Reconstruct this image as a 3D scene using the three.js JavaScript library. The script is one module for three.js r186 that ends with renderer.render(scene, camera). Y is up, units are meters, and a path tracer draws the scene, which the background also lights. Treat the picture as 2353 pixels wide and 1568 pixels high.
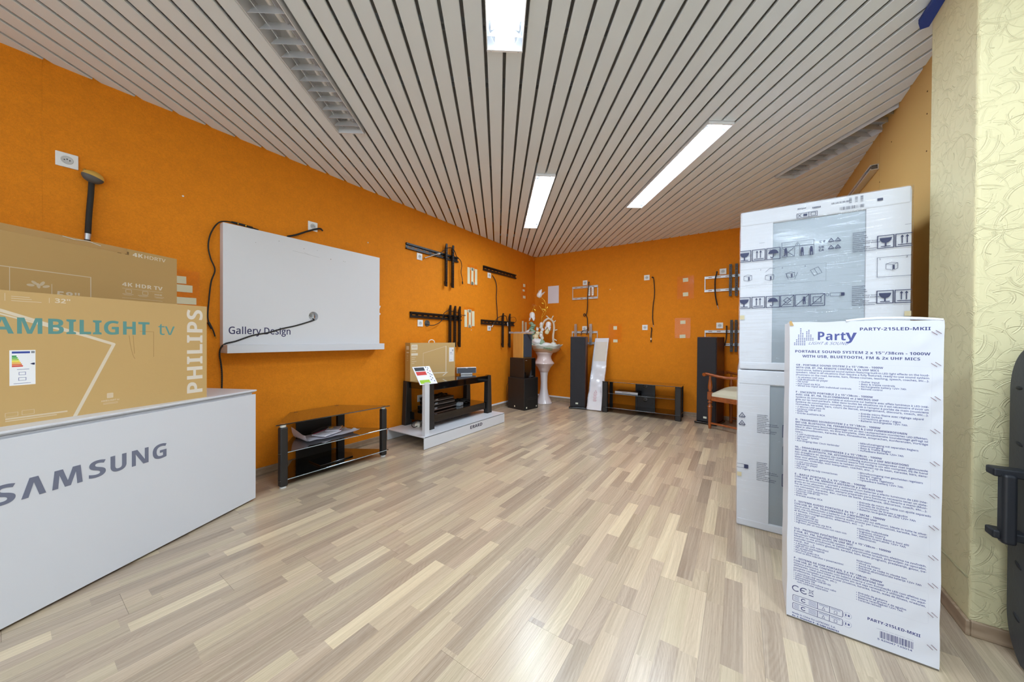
import * as THREE from 'three';
import { RoundedBoxGeometry } from 'three/addons/geometries/RoundedBoxGeometry.js';
import { mergeGeometries } from 'three/addons/utils/BufferGeometryUtils.js';
import { RectAreaLightUniformsLib } from 'three/addons/lights/RectAreaLightUniformsLib.js';
import { FontLoader } from 'three/addons/loaders/FontLoader.js';
import { TextGeometry } from 'three/addons/geometries/TextGeometry.js';

// ---------------------------------------------------------------- camera, exposure
const scene = new THREE.Scene();
scene.background = new THREE.Color().setRGB(2.0, 2.28, 2.62);   // overcast sky, entering only by the unseen window placed to light the ceiling
const renderer = new THREE.WebGLRenderer({ antialias: true });
renderer.toneMapping = THREE.LinearToneMapping;
renderer.toneMappingExposure = 0.99;
renderer.shadowMap.enabled = true;
RectAreaLightUniformsLib.init();
const unseenSun = new THREE.DirectionalLight(new THREE.Color().setRGB(0.88, 1.0, 1.08), 15); // out of view behind the building; lights the pavement to brighten the ceiling inside
unseenSun.position.set(1.5, 12, -1); unseenSun.target.position.set(3.3, 0, 12); unseenSun.castShadow = true; unseenSun.shadow.mapSize.set(2048, 2048);
Object.assign(unseenSun.shadow.camera, { left: -12, right: 12, top: 12, bottom: -12, near: 0.5, far: 40 }); scene.add(unseenSun, unseenSun.target);
const LAMP_RADIANCE = 29;          // of each lit ceiling luminaire
const LAMP_COLOR = new THREE.Color().setRGB(0.85, 1.0, 1.16);

const camera = new THREE.PerspectiveCamera(2 * Math.atan(784 / 782.94) * 180 / Math.PI, 2353 / 1568, 0.05, 60);
{ // fitted to the photograph: x runs along the back wall, z along the orange left wall, the room corner is the origin
  const yaw = 0.589329, pitch = -0.006952, roll = 0.006161;
  const f = new THREE.Vector3(-Math.sin(yaw) * Math.cos(pitch), Math.sin(pitch), -Math.cos(yaw) * Math.cos(pitch));
  const r = new THREE.Vector3().crossVectors(f, new THREE.Vector3(0, 1, 0)).normalize();
  const u = new THREE.Vector3().crossVectors(r, f);
  const c = Math.cos(roll), s = Math.sin(roll);
  const r2 = r.clone().multiplyScalar(c).addScaledVector(u, s), u2 = u.clone().multiplyScalar(c).addScaledVector(r, -s);
  camera.quaternion.setFromRotationMatrix(new THREE.Matrix4().makeBasis(r2, u2, f.clone().negate()));
  camera.position.set(3.16668, 1.09721, 5.48483);
  scene.add(camera);
}
const H = 2.6;                                   // underside of the slat ceiling
const XR = 3.993, XE = 6.6, ZE = 8.4, ZP = 3.475; // right wall, far right wall, wall behind, face of the plaster wall
const SA = 36.1 * Math.PI / 180;                 // direction of the slats
const SD = [Math.sin(SA), Math.cos(SA)], SU = [Math.cos(SA), -Math.sin(SA)];

// ---------------------------------------------------------------- helpers
let seed = 7;
const rnd = () => { seed = (seed * 1664525 + 1013904223) >>> 0; return seed / 4294967296; };
const rr = (a, b) => a + (b - a) * rnd();
const V3 = (x, y, z) => new THREE.Vector3(x, y, z);
const used = {};
function numbered(n) { if (!(n in used)) { used[n] = 0; return n; } used[n]++; return n + '_' + String(used[n]).padStart(3, '0'); }
const srgb = (hex) => new THREE.Color(hex);
function mat(hex, roughness = 0.6, o = {}) { return new THREE.MeshPhysicalMaterial({ color: hex, roughness, metalness: 0, ...o }); }
function mesh(name, geo, m, parent, p, ry) {
  const o = new THREE.Mesh(geo, m); o.name = name; o.castShadow = o.receiveShadow = true;
  if (p) o.position.set(...p);
  if (ry) o.rotation.y = ry;
  if (parent) parent.add(o);
  return o;
}
function tag(o, label, category, group) { o.userData.label = label; o.userData.category = category; if (group) o.userData.group = group; return o; }
function thing(name, label, category, p = [0, 0, 0], ry = 0, group) {
  const g = new THREE.Group(); g.name = numbered(name); g.position.set(...p); g.rotation.y = ry; scene.add(g);
  return tag(g, label, category, group);
}
function single(name, geo, m, label, category, p, ry, group) { const o = mesh(numbered(name), geo, m, scene, p, ry); return tag(o, label, category, group); }
function struct(name, geo, m, p) { const o = mesh(name, geo, m, scene, p); o.userData.kind = 'structure'; return o; }
function structGroup(name) { const g = new THREE.Group(); g.name = name; g.userData.kind = 'structure'; scene.add(g); return g; }
const box = (w, h, d) => new THREE.BoxGeometry(w, h, d);
const rbox = (w, h, d, r = 0.004, s = 1) => new RoundedBoxGeometry(w, h, d, s, Math.min(r, w / 2.01, h / 2.01, d / 2.01));
const cyl = (r1, r2, h, n = 20) => new THREE.CylinderGeometry(r1, r2, h, n);
// a box given by its two corners
function cbox(name, x0, x1, y0, y1, z0, z1, m, parent, r = 0) {
  const w = x1 - x0, h = y1 - y0, d = z1 - z0;
  return mesh(name, r ? rbox(w, h, d, r) : box(w, h, d), m, parent, [(x0 + x1) / 2, (y0 + y1) / 2, (z0 + z1) / 2]);
}
function tube(pts, r, n = 0, rs = 8) {
  const c = new THREE.CatmullRomCurve3(pts.map((p) => V3(...p)), false, 'centripetal');
  return new THREE.TubeGeometry(c, n || pts.length * 7, r, rs, false);
}
function shape(pts, holes = []) {
  const s = new THREE.Shape(pts.map((p) => new THREE.Vector2(...p)));
  for (const h of holes) s.holes.push(new THREE.Path(h.map((p) => new THREE.Vector2(...p))));
  return s;
}
const rect = (x0, x1, y0, y1) => [[x0, y0], [x1, y0], [x1, y1], [x0, y1]];
const extrude = (s, depth, bevel = 0) => new THREE.ExtrudeGeometry(s, { depth, bevelEnabled: bevel > 0, bevelSize: bevel, bevelThickness: bevel, bevelSegments: 1, curveSegments: 10 });
const lathe = (pts, n = 32) => new THREE.LatheGeometry(pts.map((p) => new THREE.Vector2(...p)), n);
function move(g, x, y, z) { g.translate(x, y, z); return g; }
const merge = (list) => mergeGeometries(list.map((g) => { const k = g.index ? g.toNonIndexed() : g; for (const a of Object.keys(k.attributes)) if (!['position', 'normal', 'uv'].includes(a)) k.deleteAttribute(a); return k; }));

// value noise
function hash(x, y) { let h = (x * 374761393 + y * 668265263) | 0; h = Math.imul(h ^ (h >>> 13), 1274126177); return ((h ^ (h >>> 16)) >>> 0) / 4294967296; }
function noise(x, y) {
  const xi = Math.floor(x), yi = Math.floor(y); let fx = x - xi, fy = y - yi;
  fx = fx * fx * (3 - 2 * fx); fy = fy * fy * (3 - 2 * fy);
  const a = hash(xi, yi), b = hash(xi + 1, yi), c = hash(xi, yi + 1), d = hash(xi + 1, yi + 1);
  return a + (b - a) * fx + (c - a) * fy + (a - b - c + d) * fx * fy;
}
function dataTex(w, h, fn, colour = true) {
  const d = new Uint8Array(w * h * 4);
  for (let y = 0, i = 0; y < h; y++) for (let x = 0; x < w; x++, i += 4) { const c = fn(x, y); for (let k = 0; k < 3; k++) d[i + k] = Math.max(0, Math.min(255, c[k])); d[i + 3] = 255; }
  const t = new THREE.DataTexture(d, w, h, THREE.RGBAFormat); t.wrapS = t.wrapT = THREE.RepeatWrapping; t.magFilter = THREE.LinearFilter; t.minFilter = THREE.LinearMipmapLinearFilter; t.generateMipmaps = true;
  if (colour) t.colorSpace = THREE.SRGBColorSpace;
  t.needsUpdate = true; return t;
}
function canvasTex(w, h, draw, colour = true) {
  const c = document.createElement('canvas'); c.width = w; c.height = h;
  const x = c.getContext('2d'); draw(x, w, h);
  const t = new THREE.CanvasTexture(c); if (colour) t.colorSpace = THREE.SRGBColorSpace; t.anisotropy = 8; return t;
}
// text with its baseline at x, y; stretched to the width w if one is given
function txt(c, s, x, y, size, o = {}) {
  c.save(); c.translate(x, y); if (o.rot) c.rotate(o.rot);
  c.font = (o.italic ? 'italic ' : '') + (o.bold ? 'bold ' : '') + size + 'px ' + (o.font || 'sans-serif');
  c.fillStyle = o.color || '#2a3070'; c.textAlign = 'left'; c.textBaseline = 'alphabetic';
  if (o.italic) c.transform(1, 0, -0.2, 1, 0, 0);
  const m = c.measureText(s).width; if (o.w) c.scale(o.w / m, 1);
  if (o.center && !o.w) c.translate(-m / 2, 0);
  c.fillText(s, 0, 0); if (o.heavy) { c.strokeStyle = c.fillStyle; c.lineWidth = o.heavy; c.strokeText(s, 0, 0); } c.restore();
}
function rrect(c, x, y, w, h, r) { c.beginPath(); c.moveTo(x + r, y); c.arcTo(x + w, y, x + w, y + h, r); c.arcTo(x + w, y + h, x, y + h, r); c.arcTo(x, y + h, x, y, r); c.arcTo(x, y, x + w, y, r); c.closePath(); }
// uv in metres for box-like geometry
function metreUV(geo, scale = 1) {
  const g = geo.index ? geo.toNonIndexed() : geo; g.computeVertexNormals();
  const p = g.attributes.position, n = g.attributes.normal, uv = new Float32Array(p.count * 2);
  for (let i = 0; i < p.count; i++) {
    const ax = Math.abs(n.getX(i)), ay = Math.abs(n.getY(i)), az = Math.abs(n.getZ(i));
    let a, b; if (ay >= ax && ay >= az) { a = p.getX(i); b = p.getZ(i); } else if (ax >= az) { a = p.getZ(i); b = p.getY(i); } else { a = p.getX(i); b = p.getY(i); }
    uv[2 * i] = a / scale; uv[2 * i + 1] = b / scale;
  }
  g.setAttribute('uv', new THREE.BufferAttribute(uv, 2)); return g;
}

// ---------------------------------------------------------------- shared materials
const speckle = dataTex(512, 512, (x, y) => { const a = hash(x, y) * 0.5 + hash(x >> 1, y >> 1) * 0.5, b = noise(x / 9, y / 9) * 0.6 + noise(x / 40, y / 40) * 0.4; const v = 230 + 34 * (a - 0.5) + 20 * (b - 0.5); return [v + 12, v, v - 10]; });
const fineBump = dataTex(256, 256, (x, y) => { const v = 255 * (0.5 * hash(x, y) + 0.5 * noise(x / 3, y / 3)); return [v, v, v]; }, false);
const M = {
  orange: mat(0xf2960f, 0.78, { map: speckle, bumpMap: fineBump, bumpScale: 0.0006, specularIntensity: 0.7, sheen: 0.25, sheenRoughness: 0.6, sheenColor: new THREE.Color(0xf6d9a0) }),
  slat: mat(0xe6eef2, 0.45, { side: THREE.DoubleSide }),
  plenum: mat(0xbcbbb7, 0.9),
  carrier: mat(0xc6c8ca, 0.6),
  whiteLam: mat(0xdcdde0, 0.32),
  whitePlastic: mat(0xf1f0ec, 0.4),
  greyPlastic: mat(0xc9c8c4, 0.5),
  black: mat(0x121214, 0.45),
  blackSatin: mat(0x1b1a19, 0.36),
  blackGrain: mat(0x262321, 0.5, { bumpMap: fineBump, bumpScale: 0.0004 }),
  blackGloss: mat(0x0b0b0c, 0.07, { clearcoat: 0.6, clearcoatRoughness: 0.03 }),
  blackGlass: mat(0x060607, 0.03, { clearcoat: 1, clearcoatRoughness: 0.02, ior: 1.85 }),
  glassEdge: mat(0xaab4b6, 0.12),
  darkSlot: mat(0x0a0a0a, 0.8),
  silver: mat(0xc4c6c8, 0.35, { metalness: 0.75 }),
  zinc: mat(0xd6d7d8, 0.42, { metalness: 0.35 }),
  alu: mat(0xd5d7da, 0.33, { metalness: 0.7 }),
  reflector: mat(0xe3e5e8, 0.25, { metalness: 0.6 }),
  card: mat(0xc8a468, 0.8, { bumpMap: fineBump, bumpScale: 0.0003 }),
  tape: mat(0xe6e0bd, 0.75),
  paper: mat(0xeeeaf0, 0.85),
  brass: mat(0xd9a93a, 0.25, { metalness: 0.9 }),
  gold: mat(0xe2b23c, 0.2, { metalness: 0.85 }),
  cable: mat(0x15140f, 0.6),
  sleeve: mat(0xfffaf2, 0.1, { transmission: 1, thickness: 0, ior: 1.4, specularIntensity: 0.5 }),
};

// ---------------------------------------------------------------- floor of three-strip laminate boards
const ROWS = 10;
const woodTex = (() => {
  const W = 2048, Hh = 2040, rowH = Hh / ROWS, L = 1.38, BW = 0.1886, strips = [];
  const tones = [[175, 155, 133], [179, 159, 136], [183, 163, 139], [187, 167, 141], [190, 170, 144], [196, 176, 148], [202, 183, 153], [208, 189, 157]];
  for (let r = 0; r < ROWS; r++) for (let k = 0; k < 3; k++) {
    const list = []; let u = -rr(0, 0.3);
    while (u < L) { const len = rr(0.34, 0.62); const near = k ? strips[strips.length - 1].filter((q) => q.a < u + len && q.b > u).map((q) => q.ti) : [], last = list.length ? list[list.length - 1].ti : -9; let ti = Math.floor(rnd() * tones.length); for (let q = 0; q < 12 && (Math.abs(ti - last) < 2 || near.some((z) => Math.abs(z - ti) < 2)); q++) ti = Math.floor(rnd() * tones.length); list.push({ a: u, b: u + len, ti, t: tones[ti], o: rr(0, 400), fig: rr(0.4, 1.5), cy: rr(-0.03, 0.09), g: rr(0.93, 1.05) }); u += len; }
    strips.push(list);
  }
  return dataTex(W, Hh, (x, y) => {
    const row = Math.min(ROWS - 1, Math.floor(y / rowH)), v = (y - row * rowH) / rowH * BW, k = Math.min(2, Math.floor(v / (BW / 3))), u = x / W * L;
    const s = strips[row * 3 + k].find((q) => u < q.b) || strips[row * 3 + k][0];
    const vv = v - k * BW / 3, wob = noise(u * 2.3 + s.o, vv * 14 + s.o) * 0.05 + noise(u * 7 + s.o, vv * 40) * 0.012;
    const ring = Math.sin((vv - s.cy + wob * s.fig + 0.05 * s.fig * (u - (s.a + s.b) / 2) * (u - (s.a + s.b) / 2) * 8) * 520);
    const fib = noise(u * 26 + s.o, v * 1500) - 0.5, coarse = noise(u * 3.5 + s.o, v * 130 + s.o) - 0.5, pore = hash(Math.floor(u * 90 + s.o), Math.floor(v * 2600)) > 0.93 ? -7 : 0;
    const line = noise(u * 1.7 + s.o, (v + wob * 0.25) * 420) - 0.5, d = 2.6 * ring * s.fig + 11 * fib + 17 * coarse + 16 * line + pore;
    let e = 0; const ev = Math.min(vv, BW / 3 - vv); if (ev < 0.0005) e = -4;
    return [s.t[0] * s.g + d + e, s.t[1] * s.g + d * 1.02 + e, s.t[2] * s.g + d * 1.0 + e].map((q) => Math.max(0, Math.min(255, q)));
  });
})();
{
  const floor = structGroup('floor');
  cbox('screed', -0.1, XE + 0.1, -0.14, -0.0085, -0.1, ZE + 0.1, mat(0x6d5a48, 0.9), floor);
  const wood = mat(0xffffff, 0.3, { map: woodTex, bumpMap: fineBump, bumpScale: 0.00006, clearcoat: 0.25, clearcoatRoughness: 0.22 });
  const BW = 0.1886, BL = 1.38, x0 = 1.926 - 11 * BW;
  const cache = {};
  const boardGeo = (w, len, u0, row) => {
    const key = [w.toFixed(4), len.toFixed(4), u0.toFixed(4), row].join();
    if (cache[key]) return cache[key];
    const g = box(w - 0.0005, 0.008, len - 0.0007), p = g.attributes.position, uv = g.attributes.uv;
    for (let i = 0; i < p.count; i++) uv.setXY(i, (u0 + (p.getZ(i) + len / 2)) / BL, (row + 0.02 + 0.96 * (p.getX(i) / BW + 0.5)) / ROWS);
    return (cache[key] = g);
  };
  let n = 0;
  for (let i = 0; x0 + i * BW < XE; i++) {
    const a = Math.max(0, x0 + i * BW), b = Math.min(XE, x0 + (i + 1) * BW); if (b - a < 0.01) continue;
    const zmin = a >= 4.15 ? ZP : 0;
    let off = 3.81 - 0.28 * (i - 11); off -= Math.ceil(off / BL) * BL;
    for (let z = off; z < ZE; z += BL) {
      const s = Math.max(z, zmin), e = Math.min(z + BL, ZE); if (e - s < 0.01) continue;
      mesh(n ? 'laminate_board_' + String(n).padStart(3, '0') : 'laminate_board', boardGeo(b - a, e - s, s - z, Math.floor(rnd() * ROWS)), wood, floor, [(a + b) / 2, -0.004, (s + e) / 2]); n++;
    }
  }
}

// ---------------------------------------------------------------- walls
{
  const backing = mat(0xdd9226, 0.9);
  const wl = structGroup('wall_left');
  cbox('masonry', -0.14, -0.004, 0, H + 0.3, -0.14, ZE, backing, wl);
  for (let z = -0.83, n = 0; z < ZE; z += 1.032, n++) { const a = Math.max(0, z), b = Math.min(ZE, z + 1.0317); if (b - a > 0.02) mesh('wallpaper_length', metreUV(move(box(0.004, H + 0.3, b - a), -0.002, (H + 0.3) / 2, (a + b) / 2), 0.42), M.orange, wl); }
  const wb = structGroup('wall_back');
  cbox('masonry', -0.004, 4.3, 0, H + 0.3, -0.14, -0.004, backing, wb);
  for (let x = 0; x < 4.1; x += 1.032) { const b = Math.min(4.1, x + 1.0317); mesh('wallpaper_length', metreUV(move(box(b - x, H + 0.3, 0.004), (x + b) / 2, (H + 0.3) / 2, -0.002), 0.42), M.orange, wb); }
  const ochre = mat(0xcda660, 0.7, { bumpMap: fineBump, bumpScale: 0.0004 });
  const wr = structGroup('wall_right');
  cbox('masonry', XR + 0.012, 4.35, 0, H + 0.3, -0.14, 3.1, mat(0xa98750, 0.9), wr);
  for (const [a, b] of [[0, 0.745], [0.747, 1.964], [1.967, 3.096]]) mesh('board_panel', metreUV(move(box(0.012, H + 0.3, b - a), XR + 0.006, (H + 0.3) / 2, (a + b) / 2), 0.5), ochre, wr);
  const nail = mat(0x6b4a20, 0.7);
  for (const [y, z] of [[2.44, 2.72], [2.12, 2.72], [2.32, 2.72], [2.24, 1.975], [2.42, 2.2], [1.9, 2.5]]) { const k = mesh('nail', cyl(0.004, 0.004, 0.002, 8), nail, wr, [XR - 0.001, y, z]); k.rotation.z = Math.PI / 2; }
  // trowelled plaster of the yellow wall
  const stroke = canvasTex(1024, 1024, (c, w, h) => {
    c.fillStyle = '#808080'; c.fillRect(0, 0, w, h);
    let s2 = 99; const q = () => { s2 = (s2 * 1664525 + 1013904223) >>> 0; return s2 / 4294967296; };
    for (let i = 0; i < 620; i++) {
      const x = q() * w, y = q() * h, r = 25 + q() * 120, a = q() * 6.28, len = 0.5 + q() * 1.3, n = 1 + Math.floor(q() * 4);
      for (let k = 0; k < n; k++) for (const dx of [-w, 0, w]) for (const dy of [-h, 0, h]) {
        if (x + dx < -200 || x + dx > w + 200 || y + dy < -200 || y + dy > h + 200) continue;
        c.lineWidth = 1 + q() * 3.2; const b = Math.floor(70 + q() * 150); c.strokeStyle = 'rgba(' + b + ',' + b + ',' + b + ',0.6)';
        c.beginPath(); c.arc(x + dx, y + dy, r + k * 5, a, a + len); c.stroke();
      }
    }
  }, false); stroke.wrapS = stroke.wrapT = THREE.RepeatWrapping;
  const plaster = mat(0xe2d8aa, 0.62, { bumpMap: stroke, bumpScale: 0.0075 });
  const wp = structGroup('wall_pillar');
  const pl = rbox(XE + 0.2 - 3.89, H + 0.3, 0.38, 0.012, 2);
  mesh('plaster', metreUV(move(pl, (3.89 + XE + 0.2) / 2, (H + 0.3) / 2, ZP - 0.19), 0.75), plaster, wp);
  cbox('dado_edge', 3.884, 3.892, 0.205, 0.212, 3.12, ZP - 0.01, plaster, wp, 0.003);
  const off = mat(0xe9e6de, 0.85);  // unseen walls, kept pale to bounce neutral light into the room
  struct('unseen_wall_far_right', box(0.15, H + 0.3, ZE - ZP + 0.3), off, [XE + 0.075, (H + 0.3) / 2, (ZE + ZP) / 2]);
  const wbh = structGroup('unseen_wall_behind'); // unseen shop front; its window is placed to light the near ceiling
  cbox('masonry', -0.15, 0.6, 0, H + 0.3, ZE, ZE + 0.15, off, wbh); cbox('masonry', 6.0, XE + 0.15, 0, H + 0.3, ZE, ZE + 0.15, off, wbh); cbox('masonry', 0.6, 6.0, 0, 0.35, ZE, ZE + 0.15, off, wbh); cbox('masonry', 0.6, 6.0, 2.45, H + 0.3, ZE, ZE + 0.15, off, wbh);
  const win = structGroup('unseen_window_1'); const fr = mat(0xd9dadb, 0.4, { metalness: 0.4 });
  for (const x of [0.6, 2.38, 4.16, 5.94]) cbox('mullion', x, x + 0.06, 0.35, 2.45, ZE + 0.04, ZE + 0.11, fr, win); for (const y of [0.35, 2.39]) cbox('frame_bar', 0.6, 6.0, y, y + 0.06, ZE + 0.04, ZE + 0.11, fr, win);
  for (const x of [0.66, 2.44, 4.22]) cbox('pane', x, x + 1.72, 0.41, 2.39, ZE + 0.07, ZE + 0.076, mat(0xffffff, 0.02, { transmission: 1, thickness: 0 }), win);
  struct('unseen_floor_outside', box(14, 0.1, 8), mat(0xe0e4e5, 0.9), [3.3, -0.1, ZE + 4.2]);  // unseen pavement, coloured pale to throw light up onto the ceiling
  const blue = mat(0x1d3f94, 0.6);
  const tr = struct('trim_1', extrude(shape([[0, 0], [0.028, 0], [0.028, 0.42], [0, 0.42], [-0.02, 0.05]]), 0.018), blue, [3.862, H - 0.012, 3.07]);
  tr.rotation.x = Math.PI / 2;
  tr.userData.label = 'blue painted edge between the ceiling slats and the yellow wall';
  // skirting
  const sk = dataTex(256, 64, (x, y) => { const n = noise(x / 60, y * 1.3) * 26 + noise(x / 11, y * 2.1) * 14; return [150 + n, 126 + n, 100 + n]; });
  const skirt = mat(0xffffff, 0.45, { map: sk });
  const sb = (name, x0, x1, z0, z1) => { const o = mesh(name, metreUV(move(rbox(x1 - x0, 0.058, z1 - z0, 0.004), (x0 + x1) / 2, 0.029, (z0 + z1) / 2), 0.6), skirt, scene); o.userData.kind = 'structure'; };
  sb('baseboard_left', 0, 0.013, 0, ZE); sb('baseboard_back', 0.013, XR, 0, 0.013); sb('baseboard_right', XR - 0.013, XR, 0.013, 3.095);
  sb('baseboard_pillar_side', 3.877, 3.89, 3.095, ZP + 0.013); sb('baseboard_pillar', 3.89, XE, ZP, ZP + 0.013);
  const duct = mat(0xf0f1f4, 0.4);
  const t2 = cbox('trim_2', 0, 0.016, 0.06, 0.082, 0.0, 1.9, duct, scene, 0.002); t2.userData.kind = 'structure';
  const t3 = cbox('trim_3', 0.016, 1.3, 0.06, 0.082, 0, 0.016, duct, scene, 0.002); t3.userData.kind = 'structure';
}

// ---------------------------------------------------------------- ceiling of metal slats under a dark void
const lampRects = [];
const LAMPS = [ // centre x, z, length, lit, label
  [1.245, 2.135, 1.48, true, 'lit fluorescent ceiling light above the porcelain fountain corner'],
  [2.624, 2.109, 1.515, true, 'lit fluorescent ceiling light above the glass media bench'],
  [3.783, 1.876, 0.98, false, 'switched off louvred ceiling light running into the ochre board wall'],
  [1.227, 4.684, 1.50, false, 'switched off louvred ceiling light next to the gallery panel wall'],
  [2.574, 4.645, 1.50, true, 'lit fluorescent ceiling light over the middle of the open floor'],
  [3.98, 4.67, 1.50, true, 'lit fluorescent ceiling light in front of the yellow plaster wall'],
  [5.36, 4.67, 1.50, false, 'switched off louvred ceiling light over the far side of the shop'],
  [1.24, 7.2, 1.50, false, 'switched off louvred ceiling light behind the white sideboard'],
  [2.62, 7.2, 1.50, true, 'unseen lit fluorescent ceiling light in the row by the rear wall'],  // out of view behind the camera, placed to light the sideboard front
  [4.0, 7.2, 1.50, true, 'unseen lit fluorescent ceiling light at the rear wall facing the yellow plaster'],  // also out of view, placed to light faces turned to the rear
];
for (const l of LAMPS) { const [x, z] = l, u = x * SU[0] + z * SU[1], du = -0.248 + Math.round((u + 0.248) * 10) / 10 - u; l[0] += du * SU[0]; l[1] += du * SU[1]; }
for (const [x, z, len] of LAMPS) { const s = x * SD[0] + z * SD[1], u = x * SU[0] + z * SU[1]; lampRects.push([u - 0.1, u + 0.1, s - len / 2 - 0.004, s + len / 2 + 0.004]); }
{
  const ceil = structGroup('ceiling');
  cbox('void_lining', -0.14, XE + 0.2, H + 0.29, H + 0.39, -0.14, ZE + 0.2, M.plenum, ceil);
  const poly = [[0, 0], [XR, 0], [XR, 3.1], [3.876, 3.1], [3.876, ZP + 0.004], [XE, ZP + 0.004], [XE, ZE], [0, ZE]];
  const cuts = (u) => { const out = []; for (let i = 0; i < poly.length; i++) {
    const a = poly[i], b = poly[(i + 1) % poly.length], ua = a[0] * SU[0] + a[1] * SU[1] - u, ub = b[0] * SU[0] + b[1] * SU[1] - u;
    if ((ua < 0) === (ub < 0)) continue; const t = ua / (ua - ub), x = a[0] + (b[0] - a[0]) * t, z = a[1] + (b[1] - a[1]) * t; out.push(x * SD[0] + z * SD[1]); }
    out.sort((p, q) => p - q); const r = []; for (let i = 0; i + 1 < out.length; i += 2) r.push([out[i], out[i + 1]]); return r; };
  const prof = [[-0.0415, 0.012], [-0.0415, 0.003], [-0.0385, 0], [0.0385, 0], [0.0415, 0.003], [0.0415, 0.012]];
  const P = (u, s, y) => [u * SU[0] + s * SD[0], y, u * SU[1] + s * SD[1]];
  let n = 0;
  const addSlat = (u, a0, a1, b0, b1) => { // a: start at left / right edge, b: end
    const pos = [], sA = (o) => a0 + (a1 - a0) * (o + 0.042) / 0.084, sB = (o) => b0 + (b1 - b0) * (o + 0.042) / 0.084;
    for (let i = 0; i + 1 < prof.length; i++) {
      const [o1, y1] = prof[i], [o2, y2] = prof[i + 1];
      const A = P(u + o1, sA(o1), H + y1), B = P(u + o2, sA(o2), H + y2), C = P(u + o2, sB(o2), H + y2), D = P(u + o1, sB(o1), H + y1);
      pos.push(...A, ...B, ...C, ...A, ...C, ...D);
    }
    const g = new THREE.BufferGeometry(); g.setAttribute('position', new THREE.BufferAttribute(new Float32Array(pos), 3)); g.setAttribute('uv', new THREE.BufferAttribute(new Float32Array(pos.length / 3 * 2), 2)); g.computeVertexNormals();
    mesh(n ? 'slat_' + String(n).padStart(3, '0') : 'slat', g, M.slat, ceil); n++;
  };
  const u00 = -0.248 - 0.05; // the luminaires take the room of two slats
  for (let k = -60; k < 60; k++) {
    const u = u00 + k * 0.1, c = cuts(u), l = cuts(u - 0.042), r = cuts(u + 0.042);
    c.forEach((iv, j) => {
      let a0 = iv[0], a1 = iv[0], b0 = iv[1], b1 = iv[1];
      if (l.length === c.length && r.length === c.length) { a0 = l[j][0]; a1 = r[j][0]; b0 = l[j][1]; b1 = r[j][1]; }
      let parts = [[a0, a1, b0, b1]];
      for (const [ua, ub, sa, sb] of lampRects) {
        if (u < ua || u > ub) continue;
        parts = parts.flatMap(([p0, p1, q0, q1]) => {
          if (sb < Math.min(p0, p1) || sa > Math.max(q0, q1)) return [[p0, p1, q0, q1]];
          const out = []; if (sa > Math.max(p0, p1) + 0.03) out.push([p0, p1, sa, sa]); if (sb < Math.min(q0, q1) - 0.03) out.push([sb, sb, q0, q1]); return out;
        });
      }
      for (const q of parts) if (Math.max(q[2] - q[0], q[3] - q[1]) > 0.04) addSlat(u, ...q);
    });
  }
  for (const s of [0.9, 1.9, 3.0, 4.09, 4.49, 5.6, 6.7, 7.8]) for (const d of [0, 0.045]) { // carriers the slats clip to
    const list = []; // span of the carrier inside the room
    for (let u = -5; u < 4; u += 0.02) { const x = u * SU[0] + (s + d) * SD[0], z = u * SU[1] + (s + d) * SD[1]; if (x > 0.02 && z > 0.02 && z < ZE - 0.02 && x < (z < ZP ? 3.85 : XE - 0.02)) list.push(u); }
    if (list.length < 4) continue;
    const a = list[0], b = list[list.length - 1], um = (a + b) / 2, g = box(b - a, 0.03, 0.004);
    mesh('carrier', g, M.carrier, ceil, [um * SU[0] + (s + d) * SD[0], H + 0.125, um * SU[1] + (s + d) * SD[1]], SA);
  }
}
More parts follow.
